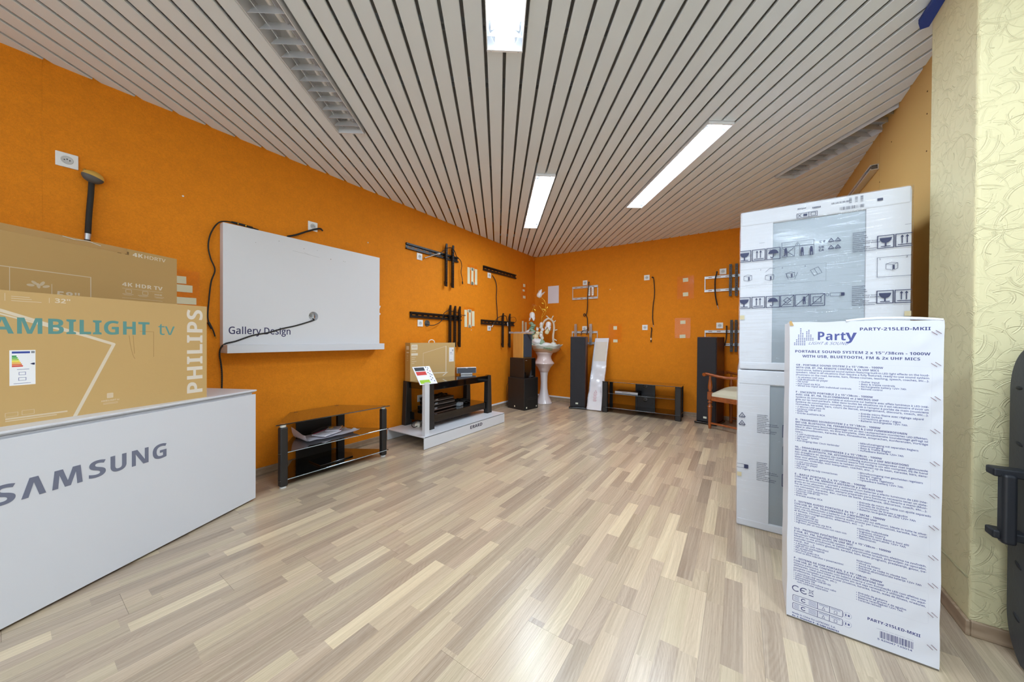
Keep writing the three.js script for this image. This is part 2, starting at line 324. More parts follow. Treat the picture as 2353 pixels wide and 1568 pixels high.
function ceilingLight([x, z, len, lit, label]) {
  const g = thing('ceiling_light', label, 'ceiling light', [x, H, z], SA, lit ? 'lit ceiling lights' : 'unlit ceiling lights');
  const W = 0.184, m = lit ? mat(0xf4f5f6, 0.4) : mat(0xdfe1e4, 0.4);
  cbox('housing', -W / 2, W / 2, 0.098, 0.102, -len / 2, len / 2, m, g);
  for (const s of [-1, 1]) {
    cbox('side_rail', s > 0 ? W / 2 - 0.004 : -W / 2, s > 0 ? W / 2 : -W / 2 + 0.004, -0.016, 0.1, -len / 2, len / 2, m, g);
    const e = cbox('end_plate', -W / 2, W / 2, -0.018, 0.1, s > 0 ? len / 2 - 0.012 : -len / 2, s > 0 ? len / 2 : -len / 2 + 0.012, m, g);
    for (const q of [-1, 1]) mesh('screw', cyl(0.003, 0.003, 0.003, 8), M.silver, e, [q * 0.07, -0.06, 0]);
    const rf = mesh('reflector', box(0.003, 0.085, len - 0.03), M.reflector, g, [s * 0.066, 0.05, 0]); rf.rotation.z = s * -0.42;
  }
  const tubeMat = mat(0xffffff, 0.35, lit ? { emissive: new THREE.Color(1, 1, 1), emissiveIntensity: 2.2 } : {});
  const t = mesh('tube', cyl(0.013, 0.013, len - 0.09, 14), tubeMat, g, [0, 0.062, 0]); t.rotation.x = Math.PI / 2;
  for (const s of [-1, 1]) cbox('lamp_holder', -0.02, 0.02, 0.04, 0.098, s * (len / 2 - 0.035) - 0.008, s * (len / 2 - 0.035) + 0.008, m, g, 0.003);
  const nb = Math.round(len / 0.082), bl = extrude(shape([[-0.088, 0], [0.088, 0], [0.05, 0.034], [-0.05, 0.034]]), 0.002);
  for (let i = 1; i < nb; i++) mesh('louvre_blade', bl, lit ? m : M.reflector, g, [0, -0.012, -len / 2 + i * len / nb]);
  if (lit) {
    mesh('glowing_panel', box(0.14, 0.003, len - 0.14), mat(0xffffff, 0.5, { emissive: LAMP_COLOR, emissiveIntensity: 14 }), g, [0, 0.036, 0]);
    const a = new THREE.RectAreaLight(LAMP_COLOR, LAMP_RADIANCE, 0.165, len - 0.2);
    a.position.set(0, -0.0165, 0); a.rotation.x = -Math.PI / 2; g.add(a);
  }
}
LAMPS.forEach(ceilingLight);

// ---------------------------------------------------------------- wall sockets
const ON_LEFT = Math.PI / 2; // things made facing +z are turned to face +x
const hexHole = cyl(0.0028, 0.0028, 0.002, 8);
function makeSocket() {
  const g = new THREE.Group();
  mesh('plate', rbox(0.08, 0.08, 0.009, 0.003, 2), M.whitePlastic, g, [0, 0, 0.0045]);
  const ring = mesh('insert', lathe([[0, 0.0035], [0.017, 0.0035], [0.0185, 0.0055], [0.021, 0.0062], [0.0225, 0.0045], [0.0225, 0]], 28), M.greyPlastic, g, [0, 0, 0.0065]); ring.rotation.x = Math.PI / 2;
  for (const [x, y] of [[-0.0095, 0], [0.0095, 0], [0, -0.005]]) { const h = mesh('pin_hole', hexHole, M.darkSlot, ring, [x, 0.0036, y]); h.rotation.y = 0; }
  return g;
}
const socketProto = makeSocket();
function socket(p, turn, label) {
  const g = socketProto.clone(); g.name = numbered('wall_socket'); g.position.set(...p); g.rotation.y = turn; scene.add(g);
  tag(g, label, 'wall socket', 'white wall sockets');
}
socket([0, 2.087, 5.28], ON_LEFT, 'white wall socket beside the domed cover of the hanging braided cable');
socket([0, 2.083, 3.95], ON_LEFT, 'white wall socket just above the white gallery panel');
socket([0, 1.284, 3.978], ON_LEFT, 'white wall socket seen through the round hole of the gallery panel');
socket([0, 2.062, 2.737], ON_LEFT, 'white wall socket under the upper black bracket with two arms');
socket([0, 2.052, 1.387], ON_LEFT, 'white wall socket under the bare black bracket rail without arms');
socket([0, 1.274, 2.722], ON_LEFT, 'white wall socket under the black bracket with three arms');
socket([0, 1.254, 1.382], ON_LEFT, 'white wall socket under the lower black bracket with two arms');
socket([0, 0.38, 2.72], ON_LEFT, 'white wall socket low down behind the black media stand');
socket([0.983, 2.05, 0], 0, 'white wall socket above the small silver bracket frame');
socket([0.979, 1.276, 0], 0, 'white wall socket between the tall silver arms behind the slim speaker');
socket([1.976, 2.043, 0], 0, 'white wall socket at the top of the long hanging cable');
socket([1.955, 1.281, 0], 0, 'white wall socket beside the short cable above the glass bench');
socket([2.967, 2.034, 0], 0, 'white wall socket above the upper silver rails with black arms');
socket([2.935, 1.295, 0], 0, 'white wall socket above the lower silver rails behind the speaker');

// ---------------------------------------------------------------- black screen brackets on the left wall
function slotted(w, h, t, slots, sw, sh) { return extrude(shape(rect(-w / 2, w / 2, -h / 2, h / 2), slots.map(([x, y]) => rect(x - sw / 2, x + sw / 2, y - sh / 2, y + sh / 2))), t); }
function blackRail(label, zc, yc, w, arms) {
  const g = thing('screen_bracket', label, 'wall bracket', [0, yc, zc], ON_LEFT, 'black screen brackets');
  const slots = []; for (let x = -w / 2 + 0.06; x < w / 2 - 0.05; x += 0.088) slots.push([x, 0]);
  mesh('rail', slotted(w, 0.05, 0.002, slots, 0.05, 0.009), M.blackSatin, g, [0, 0, 0.004]);
  for (const s of [-1, 1]) { cbox('rail_lip', -w / 2, w / 2, s > 0 ? 0.024 : -0.035, s > 0 ? 0.035 : -0.024, 0, 0.026, M.blackSatin, g, 0.002); cbox('lip_edge', -w / 2, w / 2, s > 0 ? 0.016 : -0.026, s > 0 ? 0.026 : -0.016, 0.02, 0.023, M.blackSatin, g); }
  for (const [ox, y0, y1] of arms) {
    const len = y1 - y0, ym = (y0 + y1) / 2 - yc, sl = []; for (let y = -len / 2 + 0.05; y < len / 2 - 0.04; y += 0.034) sl.push([0, y]);
    const a = mesh('arm', slotted(0.03, len, 0.002, sl, 0.007, 0.02), M.blackSatin, g, [ox, ym, 0.052]);
    for (const s of [-1, 1]) mesh('flange', extrude(shape([[0, -len / 2], [0.026, -len / 2 + 0.008], [0.026, len / 2 - 0.06], [0.006, len / 2], [0, len / 2]]), 0.002), M.blackSatin, a, [s * 0.015 + (s > 0 ? 0 : 0.002), 0, 0]).rotation.y = Math.PI / 2;
    for (const hy of [-len / 2 + 0.05, len / 2 - 0.15]) cbox('hook', -0.011, 0.011, hy - 0.02, hy + 0.02, -0.036, -0.018, M.blackSatin, a, 0.002);
  }
}
// local +x points to -z of the room (towards the corner)
blackRail('black slotted bracket rail with two arms, upper one above the carton', 2.512, 2.146, 0.855, [[2.512 - 2.335, 1.757, 2.303], [2.512 - 2.215, 1.753, 2.307]]);
blackRail('bare black slotted bracket rail without arms nearest the corner', 1.1, 2.14, 0.88, []);
blackRail('black slotted bracket rail with three arms reaching behind the carton', 2.447, 1.368, 0.86, [[2.447 - 2.26, 0.985, 1.526], [2.447 - 2.17, 0.982, 1.524], [2.447 - 2.08, 0.979, 1.524]]);
blackRail('black slotted bracket rail with two arms above the stacked speakers', 1.146, 1.342, 0.872, [[1.146 - 1.075, 0.957, 1.5], [1.146 - 0.885, 0.95, 1.503]]);

// ---------------------------------------------------------------- silver screen brackets on the back wall
function silverBracket(label, x0, x1, yTop, yBot, arms, armMat) {
  const xc = (x0 + x1) / 2, g = thing('metal_bracket', label, 'wall bracket', [xc, yTop, 0], 0, 'silver screen brackets'), w = x1 - x0;
  const slots = []; for (let x = -w / 2 + 0.07; x < w / 2 - 0.05; x += 0.1) slots.push([x, 0]);
  for (const y of [0, yBot - yTop]) { mesh('rail', slotted(w, 0.034, 0.003, slots, 0.045, 0.008), M.zinc, g, [0, y, 0.012]); for (const s of [-1, 1]) cbox('rail_lip', -w / 2, w / 2, y + s * 0.0155 - 0.0015, y + s * 0.0155 + 0.0015, 0, 0.024, M.zinc, g); }
  for (const s of [-1, 1]) cbox('side_strut', s * (w / 2 - 0.006) - 0.006, s * (w / 2 - 0.006) + 0.006, yBot - yTop, 0, 0.006, 0.012, M.zinc, g, 0.002);
  for (const [x, y0, y1, ww] of arms) {
    const len = y1 - y0, sl = []; for (let y = -len / 2 + 0.04; y < len / 2 - 0.03; y += 0.032) sl.push([0, y]);
    const a = mesh('arm', slotted(ww, len, 0.002, sl, 0.007, 0.017), armMat, g, [x - xc, (y0 + y1) / 2 - yTop, 0.05]);
    for (const s of [-1, 1]) cbox('flange', s * (ww / 2 - 0.001) - 0.001, s * (ww / 2 - 0.001) + 0.001, -len / 2, len / 2, -0.024, 0, armMat, a);
  }
}
silverBracket('small silver bracket frame with two short white bars above the slim speaker', 0.755, 1.21, 1.976, 1.787, [[1.072, 1.82, 1.965, 0.032], [1.132, 1.82, 1.965, 0.032]], M.whitePlastic);
silverBracket('silver bracket with two tall upright arms partly hidden by the slim speaker', 0.752, 1.21, 1.215, 1.03, [[0.835, 0.99, 1.353, 0.04], [1.103, 1.0, 1.35, 0.042]], M.silver);
const armBlack = M.blackSatin;
silverBracket('upper silver bracket rails with two black slotted arms by the wrapped cartons', 2.748, 3.32, 1.963, 1.78, [[3.055, 1.686, 2.116, 0.032], [3.122, 1.685, 2.116, 0.032]], armBlack);
silverBracket('lower silver bracket rails with two black slotted arms behind the armchair', 2.755, 3.32, 1.213, 1.035, [[3.073, 0.937, 1.367, 0.032], [3.124, 0.938, 1.365, 0.032]], armBlack);

// ---------------------------------------------------------------- clear sleeves with tape, paper, pins
function sleeve(label, left, h0, h1, y0, y1, tapes) {
  const c = (h0 + h1) / 2, g = thing('plastic_sleeve', label, 'plastic sleeve', left ? [0, y0, c] : [c, y0, 0], left ? ON_LEFT : 0, 'clear plastic sleeves on the walls'), k = left ? -1 : 1;
  mesh('film', rbox(h1 - h0, y1 - y0, 0.0014, 0.0005), M.sleeve, g, [0, (y1 - y0) / 2, 0.0012]);
  for (const [a0, a1, b0, b1, rot] of tapes) { const t = mesh('tape', box(a1 - a0, b1 - b0, 0.0012), M.tape, g, [k * ((a0 + a1) / 2 - c), (b0 + b1) / 2 - y0, 0.0028]); t.rotation.z = rot || 0; }
}
sleeve('clear sleeve with three level tape strips beside the large carton', true, 4.712, 4.92, 1.255, 1.552, [[4.782, 4.9, 1.458, 1.508, 0.02], [4.75, 4.9, 1.402, 1.451, 0], [4.73, 4.9, 1.32, 1.366, 0.01]]);
sleeve('clear sleeve with three upright tape strips right of the upper bracket arms', true, 1.662, 1.882, 1.84, 2.137, [[1.828, 1.88, 1.862, 2.093, 0.01], [1.75, 1.8, 1.858, 2.1, 0], [1.736, 1.815, 2.06, 2.1, 0], [1.736, 1.806, 1.858, 1.9, 0], [1.668, 1.72, 1.87, 2.093, 0.01]]);
sleeve('clear sleeve with three upright tape strips right of the three bracket arms', true, 1.724, 1.94, 1.246, 1.534, [[1.882, 1.937, 1.255, 1.494, 0.02], [1.8, 1.85, 1.25, 1.5, 0], [1.792, 1.872, 1.462, 1.503, 0], [1.79, 1.86, 1.25, 1.29, 0], [1.724, 1.782, 1.272, 1.485, 0.02]]);
sleeve('clear sleeve with three small tape squares near the corner', true, 0.276, 0.474, 1.795, 2.07, [[0.343, 0.414, 2.007, 2.06, 0.02], [0.36, 0.426, 1.927, 1.963, -0.02], [0.332, 0.417, 1.806, 1.853, 0.02]]);
sleeve('clear sleeve with two upright tape strips above the stacked speakers', true, 0.225, 0.467, 1.15, 1.445, [[0.387, 0.443, 1.18, 1.409, 0.01], [0.282, 0.348, 1.18, 1.392, 0.01]]);
sleeve('clear sleeve with two tape pieces right of the leaning foam bag', false, 1.388, 1.603, 1.045, 1.344, [[1.469, 1.526, 1.251, 1.308, 0], [1.467, 1.538, 1.047, 1.094, 0]]);
sleeve('glossy clear sleeve with two tape pieces left of the upper silver rails', false, 2.397, 2.616, 1.686, 2.018, [[2.473, 2.542, 1.933, 1.988, 0.04], [2.475, 2.544, 1.726, 1.78, 0.04]]);
sleeve('clear sleeve with two tape pieces above the right end of the glass bench', false, 2.371, 2.578, 1.119, 1.413, [[2.444, 2.512, 1.326, 1.375, 0.04], [2.438, 2.514, 1.121, 1.17, 0.06]]);
single('paper_sheet', rbox(0.214, 0.31, 0.0025, 0.0006), M.paper, 'blank white sheet of paper stuck beside the room corner', 'paper', [0.385, 1.89, 0.0015]);
const pinGeo = new THREE.SphereGeometry(0.006, 12, 8);
for (const [p, l] of [[[0.002, 2.056, 4.798], 'white round pin in the orange wall above the large carton'], [[0.002, 2.069, 3.408], 'white round pin above the top right of the gallery panel'], [[0.002, 1.217, 1.791], 'white round pin under the sleeve beside the three arm bracket'], [[1.409, 1.905, 0.002], 'white round pin right of the small silver bracket frame']]) single('wall_pin', pinGeo, M.whitePlastic, l, 'pin', p);
single('sticker_remnant', extrude(shape([[0, 0], [0.014, 0.006], [0.034, 0.05], [0.02, 0.052], [0.006, 0.02]]), 0.0012), M.paper, 'upper torn white sticker scrap at the edge of the gallery panel', 'sticker', [0.0005, 1.385, 3.29], ON_LEFT);
single('sticker_remnant', extrude(shape([[0, 0], [0.028, 0], [0.032, 0.016], [0.022, 0.02], [0.008, 0.014], [0, 0.02]]), 0.0012), M.paper, 'lower torn white sticker scrap at the edge of the gallery panel', 'sticker', [0.0005, 1.34, 3.29], ON_LEFT);

// ---------------------------------------------------------------- cables
const braid = canvasTex(64, 64, (c, w, h) => { c.fillStyle = '#15120f'; c.fillRect(0, 0, w, h); c.strokeStyle = '#5b564c'; c.lineWidth = 3; for (let i = -64; i < 128; i += 32) { c.beginPath(); c.moveTo(i, 0); c.lineTo(i + 40, 64); c.stroke(); } });
braid.wrapS = braid.wrapT = THREE.RepeatWrapping; braid.repeat.set(60, 1);
const braidMat = mat(0xffffff, 0.7, { map: braid });
function cable(label, pts, r, o = {}) {
  const g = thing('cable', label, 'cable', [0, 0, 0], 0, 'loose cables on the walls');
  mesh('cord', tube(pts, r), o.braid ? braidMat : M.cable, g);
  for (const [p, q, rad, m] of o.plugs || []) { const a = V3(...p), b = V3(...q), d = mesh('plug', cyl(rad * 0.85, rad, a.distanceTo(b), 10), m || M.black, g); d.position.copy(a).add(b).multiplyScalar(0.5); d.quaternion.setFromUnitVectors(V3(0, 1, 0), b.clone().sub(a).normalize()); }
  return g;
}
cable('thick braided black cable hanging from the dome above the big carton', [[0.022, 2.0, 5.194], [0.022, 1.92, 5.197], [0.022, 1.8, 5.204], [0.022, 1.69, 5.208]], 0.0125, { braid: 1, plugs: [[[0.022, 1.69, 5.208], [0.022, 1.655, 5.21], 0.013, M.silver], [[0.022, 1.655, 5.21], [0.022, 1.6, 5.212], 0.013, M.black]] });
{
  const g = thing('cable_cover', 'domed black and tan cable cover at the top of the braided cable', 'cable cover', [0.0, 2.0, 5.19], ON_LEFT);
  const half = new THREE.SphereGeometry(0.042, 26, 12, 0, Math.PI * 2, 0, Math.PI / 2);
  const d = mesh('dome', half, mat(0x55514c, 0.55), g, [0, 0.022, 0.03]); d.rotation.set(Math.PI, 0, 0.3); d.scale.set(1.05, 0.85, 0.68);
  const p = mesh('tan_cap', half, mat(0xd3a548, 0.5), g, [0, 0.022, 0.03]); p.rotation.set(0, 0, -0.3); p.scale.set(1.04, 0.85, 0.67);
  mesh('neck', tube([[0.0, 0.02, 0.01], [-0.018, 0.045, 0.014], [-0.028, 0.062, 0.0]], 0.008), mat(0xb98a35, 0.6), g);
}
cable('black cable drooping down the left edge of the gallery panel', [[0.03, 1.936, 4.37], [0.03, 1.944, 4.467], [0.03, 1.947, 4.53], [0.03, 1.943, 4.575], [0.03, 1.93, 4.606], [0.02, 1.907, 4.625], [0.02, 1.832, 4.657], [0.02, 1.742, 4.67], [0.02, 1.658, 4.657], [0.02, 1.581, 4.633], [0.02, 1.495, 4.653], [0.02, 1.363, 4.666], [0.02, 1.211, 4.67], [0.02, 1.146, 4.644], [0.02, 1.1, 4.632]], 0.0045, { plugs: [[[0.03, 1.941, 4.41], [0.03, 1.944, 4.45], 0.009], [[0.03, 1.944, 4.45], [0.03, 1.945, 4.458], 0.0095, M.brass], [[0.03, 1.945, 4.458], [0.03, 1.948, 4.5], 0.009], [[0.03, 1.948, 4.5], [0.03, 1.948, 4.506], 0.0095, M.brass], [[0.03, 1.948, 4.506], [0.03, 1.948, 4.54], 0.009], [[0.02, 1.2, 4.67], [0.02, 1.155, 4.65], 0.009], [[0.02, 1.1, 4.632], [0.02, 1.085, 4.626], 0.0035, M.brass]] });
cable('braided black cable end lying over the socket above the gallery panel', [[0.03, 1.936, 4.165], [0.03, 1.962, 4.106], [0.03, 2.02, 4.008], [0.03, 2.07, 3.91], [0.025, 2.074, 3.89]], 0.0075, { braid: 1, plugs: [[[0.025, 2.074, 3.89], [0.022, 2.062, 3.872], 0.008]] });
cable('thin braided cable from the round hole down past the gallery shelf', [[0.02, 1.262, 3.955], [0.058, 1.25, 3.963], [0.066, 1.247, 3.972], [0.066, 1.194, 4.118], [0.066, 1.167, 4.218], [0.066, 1.134, 4.312], [0.066, 1.111, 4.416], [0.066, 1.065, 4.527], [0.067, 1.047, 4.588], [0.06, 1.03, 4.604], [0.04, 1.0, 4.61], [0.03, 0.96, 4.609], [0.03, 0.915, 4.603], [0.03, 0.833, 4.596], [0.03, 0.7, 4.597], [0.04, 0.5, 4.6], [0.05, 0.2, 4.6], [0.06, 0.0055, 4.6]], 0.0055, { braid: 1 });
cable('grey tipped cable tangled round the upper two arm bracket', [[0.05, 2.048, 2.7], [0.05, 2.095, 2.589], [0.055, 2.145, 2.479], [0.06, 2.19, 2.408], [0.075, 2.231, 2.364], [0.09, 2.253, 2.291], [0.085, 2.229, 2.229], [0.05, 2.179, 2.151], [0.045, 2.14, 2.07], [0.04, 2.079, 2.039], [0.04, 1.987, 2.052], [0.04, 1.9, 2.026], [0.04, 1.86, 2.022]], 0.0045, { plugs: [[[0.05, 2.05, 2.695], [0.055, 2.14, 2.49], 0.0055, M.greyPlastic], [[0.056, 2.14, 2.49], [0.058, 2.15, 2.46], 0.012, M.greyPlastic], [[0.04, 1.865, 2.023], [0.04, 1.83, 2.018], 0.009]] });
cable('black cable running down from the bare bracket rail to the lower bracket', [[0.02, 2.06, 1.327], [0.02, 1.994, 1.252], [0.02, 1.897, 1.213], [0.02, 1.741, 1.221], [0.02, 1.587, 1.205], [0.02, 1.43, 1.19], [0.03, 1.38, 1.2]], 0.006, { braid: 1 });
cable('black cable looping from the wall grommet behind the three bracket arms', [[0.012, 1.268, 2.64], [0.05, 1.253, 2.6], [0.05, 1.265, 2.515], [0.05, 1.321, 2.417], [0.05, 1.407, 2.381], [0.045, 1.449, 2.308], [0.03, 1.45, 2.22], [0.034, 1.44, 2.1], [0.04, 1.412, 2.04], [0.04, 1.41, 1.97]], 0.0045, { plugs: [[[0.04, 1.41, 1.985], [0.04, 1.411, 1.955], 0.009, M.silver]] });
{ const o = single('wall_grommet', lathe([[0, 0.004], [0.02, 0.006], [0.03, 0.012], [0.037, 0.01], [0.039, 0]], 24), mat(0x55524c, 0.5), 'dark round cable grommet beside the socket under the three arm bracket', 'grommet', [0, 1.278, 2.612]); o.rotation.z = -Math.PI / 2; }
cable('cable woven round the two arms above the stacked speakers', [[0.05, 1.264, 1.382], [0.055, 1.348, 1.309], [0.06, 1.416, 1.236], [0.085, 1.454, 1.136], [0.09, 1.452, 1.06], [0.06, 1.422, 0.999], [0.05, 1.36, 0.955], [0.05, 1.297, 0.949]], 0.0055, { plugs: [[[0.05, 1.36, 0.955], [0.05, 1.3, 0.949], 0.008, M.greyPlastic], [[0.05, 1.268, 1.38], [0.053, 1.3, 1.35], 0.007, M.greyPlastic]] });
cable('thin black wire loop sticking out beyond the lower bracket', [[0.05, 1.415, 0.9], [0.05, 1.45, 0.82], [0.05, 1.445, 0.73], [0.05, 1.4, 0.7], [0.05, 1.36, 0.75], [0.045, 1.345, 0.84]], 0.003);
const knotted = cable('black knotted cable hanging over the small silver bracket frame', [[0.074 + 1, 2.035, 0.07], [1.055, 1.818, 0.07], [1.034, 1.589, 0.03], [1.018, 1.51, 0.03], [0.985, 1.485, 0.03], [0.97, 1.5, 0.03], [0.985, 1.525, 0.036], [1.012, 1.505, 0.042], [1.031, 1.464, 0.03], [1.042, 1.338, 0.03], [1.048, 1.265, 0.03], [1.036, 1.17, 0.05]], 0.007, { braid: 1, plugs: [[[1.074, 2.05, 0.065], [1.072, 2.02, 0.07], 0.011]] });
mesh('branch_cord', tube([[1.06, 1.285, 0.03], [1.03, 1.25, 0.04], [0.98, 1.245, 0.04], [0.945, 1.225, 0.04], [0.935, 1.16, 0.045]], 0.005), M.cable, knotted);
cable('long black cable hanging down the middle of the back wall', [[2.05, 2.04, 0.012], [2.068, 2.035, 0.015], [2.085, 1.924, 0.015], [2.09, 1.773, 0.015], [2.072, 1.604, 0.015], [2.067, 1.416, 0.015], [2.078, 1.318, 0.015]], 0.0065, { braid: 1, plugs: [[[2.078, 1.318, 0.015], [2.083, 1.29, 0.015], 0.004, M.silver], [[2.052, 2.042, 0.012], [2.075, 2.03, 0.016], 0.011]] });
cable('short stub of black cable with a white band above the glass bench', [[2.045, 1.278, 0.012], [2.054, 1.265, 0.015], [2.049, 1.19, 0.015], [2.046, 1.12, 0.015]], 0.0075, { braid: 1, plugs: [[[2.046, 1.122, 0.015], [2.047, 1.09, 0.015], 0.0085, M.whitePlastic], [[2.047, 1.09, 0.015], [2.048, 1.055, 0.015], 0.0085]] });
cable('black cable hanging over the upper silver rails', [[2.9, 2.024, 0.05], [2.88, 1.94, 0.045], [2.876, 1.86, 0.04], [2.882, 1.717, 0.04], [2.905, 1.57, 0.03]], 0.0085, { braid: 1, plugs: [[[2.898, 2.035, 0.048], [2.896, 2.005, 0.05], 0.011], [[2.906, 1.57, 0.03], [2.92, 1.52, 0.03], 0.004, M.silver]] });
cable('black cable hanging over the lower silver rails', [[3.017, 1.28, 0.045], [3.017, 1.2, 0.045], [3.012, 1.11, 0.045], [2.995, 1.02, 0.045]], 0.008, { braid: 1, plugs: [[[3.015, 1.29, 0.045], [3.018, 1.265, 0.045], 0.011], [[2.995, 1.02, 0.045], [2.987, 0.975, 0.045], 0.005, M.silver]] });

// ---------------------------------------------------------------- gallery panel with shelf
{
  const g = thing('gallery_panel', 'white display panel lettered Gallery Design with a shelf ledge and round hole', 'display panel', [0, 0.98, 3.956], ON_LEFT);
  // local x = -(z - 3.956): left end -0.643, right end +0.643
  const face = canvasTex(2048, 1424, (c, w, h) => {
    c.fillStyle = '#e0dfdf'; c.fillRect(0, 0, w, h); const k = w / 1.286;
    txt(c, 'Gallery Design', 0.03 * k, (1.925 - 1.116) * k, 0.072 * k, { w: 0.42 * k, color: '#211d4c', heavy: 2.5 });
    c.fillStyle = '#8a8478'; for (const [x, y, r] of [[0.2, 0.1, 0.002], [0.36, 0.05, 0.0025], [0.55, 0.07, 0.003], [0.66, 0.06, 0.002], [0.78, 0.115, 0.004], [0.9, 0.11, 0.0025], [0.915, 0.112, 0.0025]]) { c.beginPath(); c.arc(x * k, y * k, r * k, 0, 7); c.fill(); }
    c.strokeStyle = 'rgba(150,145,140,0.5)'; c.lineWidth = 3; c.beginPath(); c.moveTo(0.46 * k, 0.105 * k); c.lineTo(0.68 * k, 0.118 * k); c.moveTo(0.55 * k, 0.1 * k); c.lineTo(0.6 * k, 0.115 * k); c.stroke();
  });
  const circle = (r) => { const o = []; for (let i = 0; i < 40; i++) o.push([0.643 + 0.0 - 0.643 - 0.014 + r * Math.cos(i / 40 * 6.2832), 0.302 + r * Math.sin(i / 40 * 6.2832)]); return o; };
  const geo = extrude(shape(rect(-0.643, 0.643, 0.055, 0.945), [circle(0.04)]), 0.06);
  const uv = geo.attributes.uv, p = geo.attributes.position; for (let i = 0; i < p.count; i++) uv.setXY(i, (p.getX(i) + 0.643) / 1.286, (p.getY(i) - 0.055) / 0.89);
  mesh('panel', geo, [mat(0xffffff, 0.38, { map: face }), M.whiteLam], g, [0, 0, 0.001]);
  cbox('shelf', -0.643, 0.643, 0, 0.06, 0.001, 0.146, M.whiteLam, g, 0.002);
}

// ---------------------------------------------------------------- white sideboard and the screen cartons on it
const font = await new FontLoader().loadAsync('fonts/droid/droid_sans_bold.typeface.json');
const SBD = Math.atan2(0.904, 0.4277); // direction of its front
function frontFrame(name, label, cat, x, z, dx, dz, y = 0, group) { // local x runs along (dx, dz) to the left, local z out of the front; mirrored so that x grows to the right end
  return thing(name, label, cat, [x, y, z], Math.atan2(dz, -dx), group);
}
{ // right front corner at the origin, front faces +z, runs towards -x
  const g = frontFrame('sideboard', 'long white sideboard lettered SAMSUNG in grey carrying two cartons', 'sideboard', 0.46, 4.537, 0.4277, 0.904);
  const L = 1.72, D = 0.45;
  cbox('carcass', -L + 0.01, -0.01, 0.016, 0.722, -D, -0.02, M.whiteLam, g);
  cbox('front_panel', -L, 0, 0.012, 0.713, -0.02, 0, M.whiteLam, g, 0.0015);
  mesh('top', (() => { const s = shape([[0.004, 0.004], [-0.03, -0.012], [-D, -0.012], [-D, 0.012], [0.0, 0.012], [0.004, 0.009]]); const e = extrude(s, L + 0.004); e.rotateY(-Math.PI / 2); return e; })(), M.whiteLam, g, [0.004, 0.731, 0]);
  for (const [x, z] of [[-0.06, -0.06], [-L + 0.06, -0.06], [-0.06, -D + 0.05], [-L + 0.06, -D + 0.05]]) mesh('foot', cyl(0.02, 0.02, 0.016, 16), M.black, g, [x, 0.008, z]);
  const ink = mat(0x74788a, 0.55);
  const letter = (geo, x0, x1, y0, y1) => { geo.computeBoundingBox(); const b = geo.boundingBox; geo.translate(-b.min.x, -b.min.y, 0); geo.scale((x1 - x0) / (b.max.x - b.min.x), (y1 - y0) / (b.max.y - b.min.y), 1); mesh('letter', geo, ink, g, [x0, y0, 0.0002]); };
  const T = (ch) => new TextGeometry(ch, { font, size: 0.1, depth: 0.0012, curveSegments: 8, bevelEnabled: false });
  const y0 = 0.47, y1 = 0.545;
  letter(T('S'), -1.077, -1.02, y0, y1);
  letter(extrude(shape([[0, 0], [0.017, 0], [0.031, 0.056], [0.045, 0], [0.062, 0], [0.042, 0.075], [0.02, 0.075]]), 0.0012), -1.006, -0.943, y0, y1);
  letter(extrude(shape([[0, 0], [0.015, 0], [0.019, 0.055], [0.034, 0], [0.05, 0], [0.065, 0.055], [0.069, 0], [0.084, 0], [0.078, 0.075], [0.056, 0.075], [0.042, 0.022], [0.028, 0.075], [0.006, 0.075]]), 0.0012), -0.926, -0.838, y0, y1);
  letter(T('S'), -0.818, -0.763, y0, y1); letter(T('U'), -0.746, -0.689, y0, y1); letter(T('N'), -0.668, -0.602, y0, y1); letter(T('G'), -0.584, -0.524, y0, y1);
}
const cardDark = mat(0xb08d55, 0.8);
function carton(name, label, x, y, z, dx, dz, L, Hh, D, tex, group) { // right front bottom corner given
  const g = frontFrame(name, label, 'carton', x, z, dx, dz, y, group);
  const front = mat(0xffffff, 0.62, { map: tex, bumpMap: fineBump, bumpScale: 0.0002 });
  mesh('box', box(L, Hh, D), [M.card, M.card, M.card, M.card, front, M.card], g, [-L / 2, Hh / 2, -D / 2]);
  return g;
}
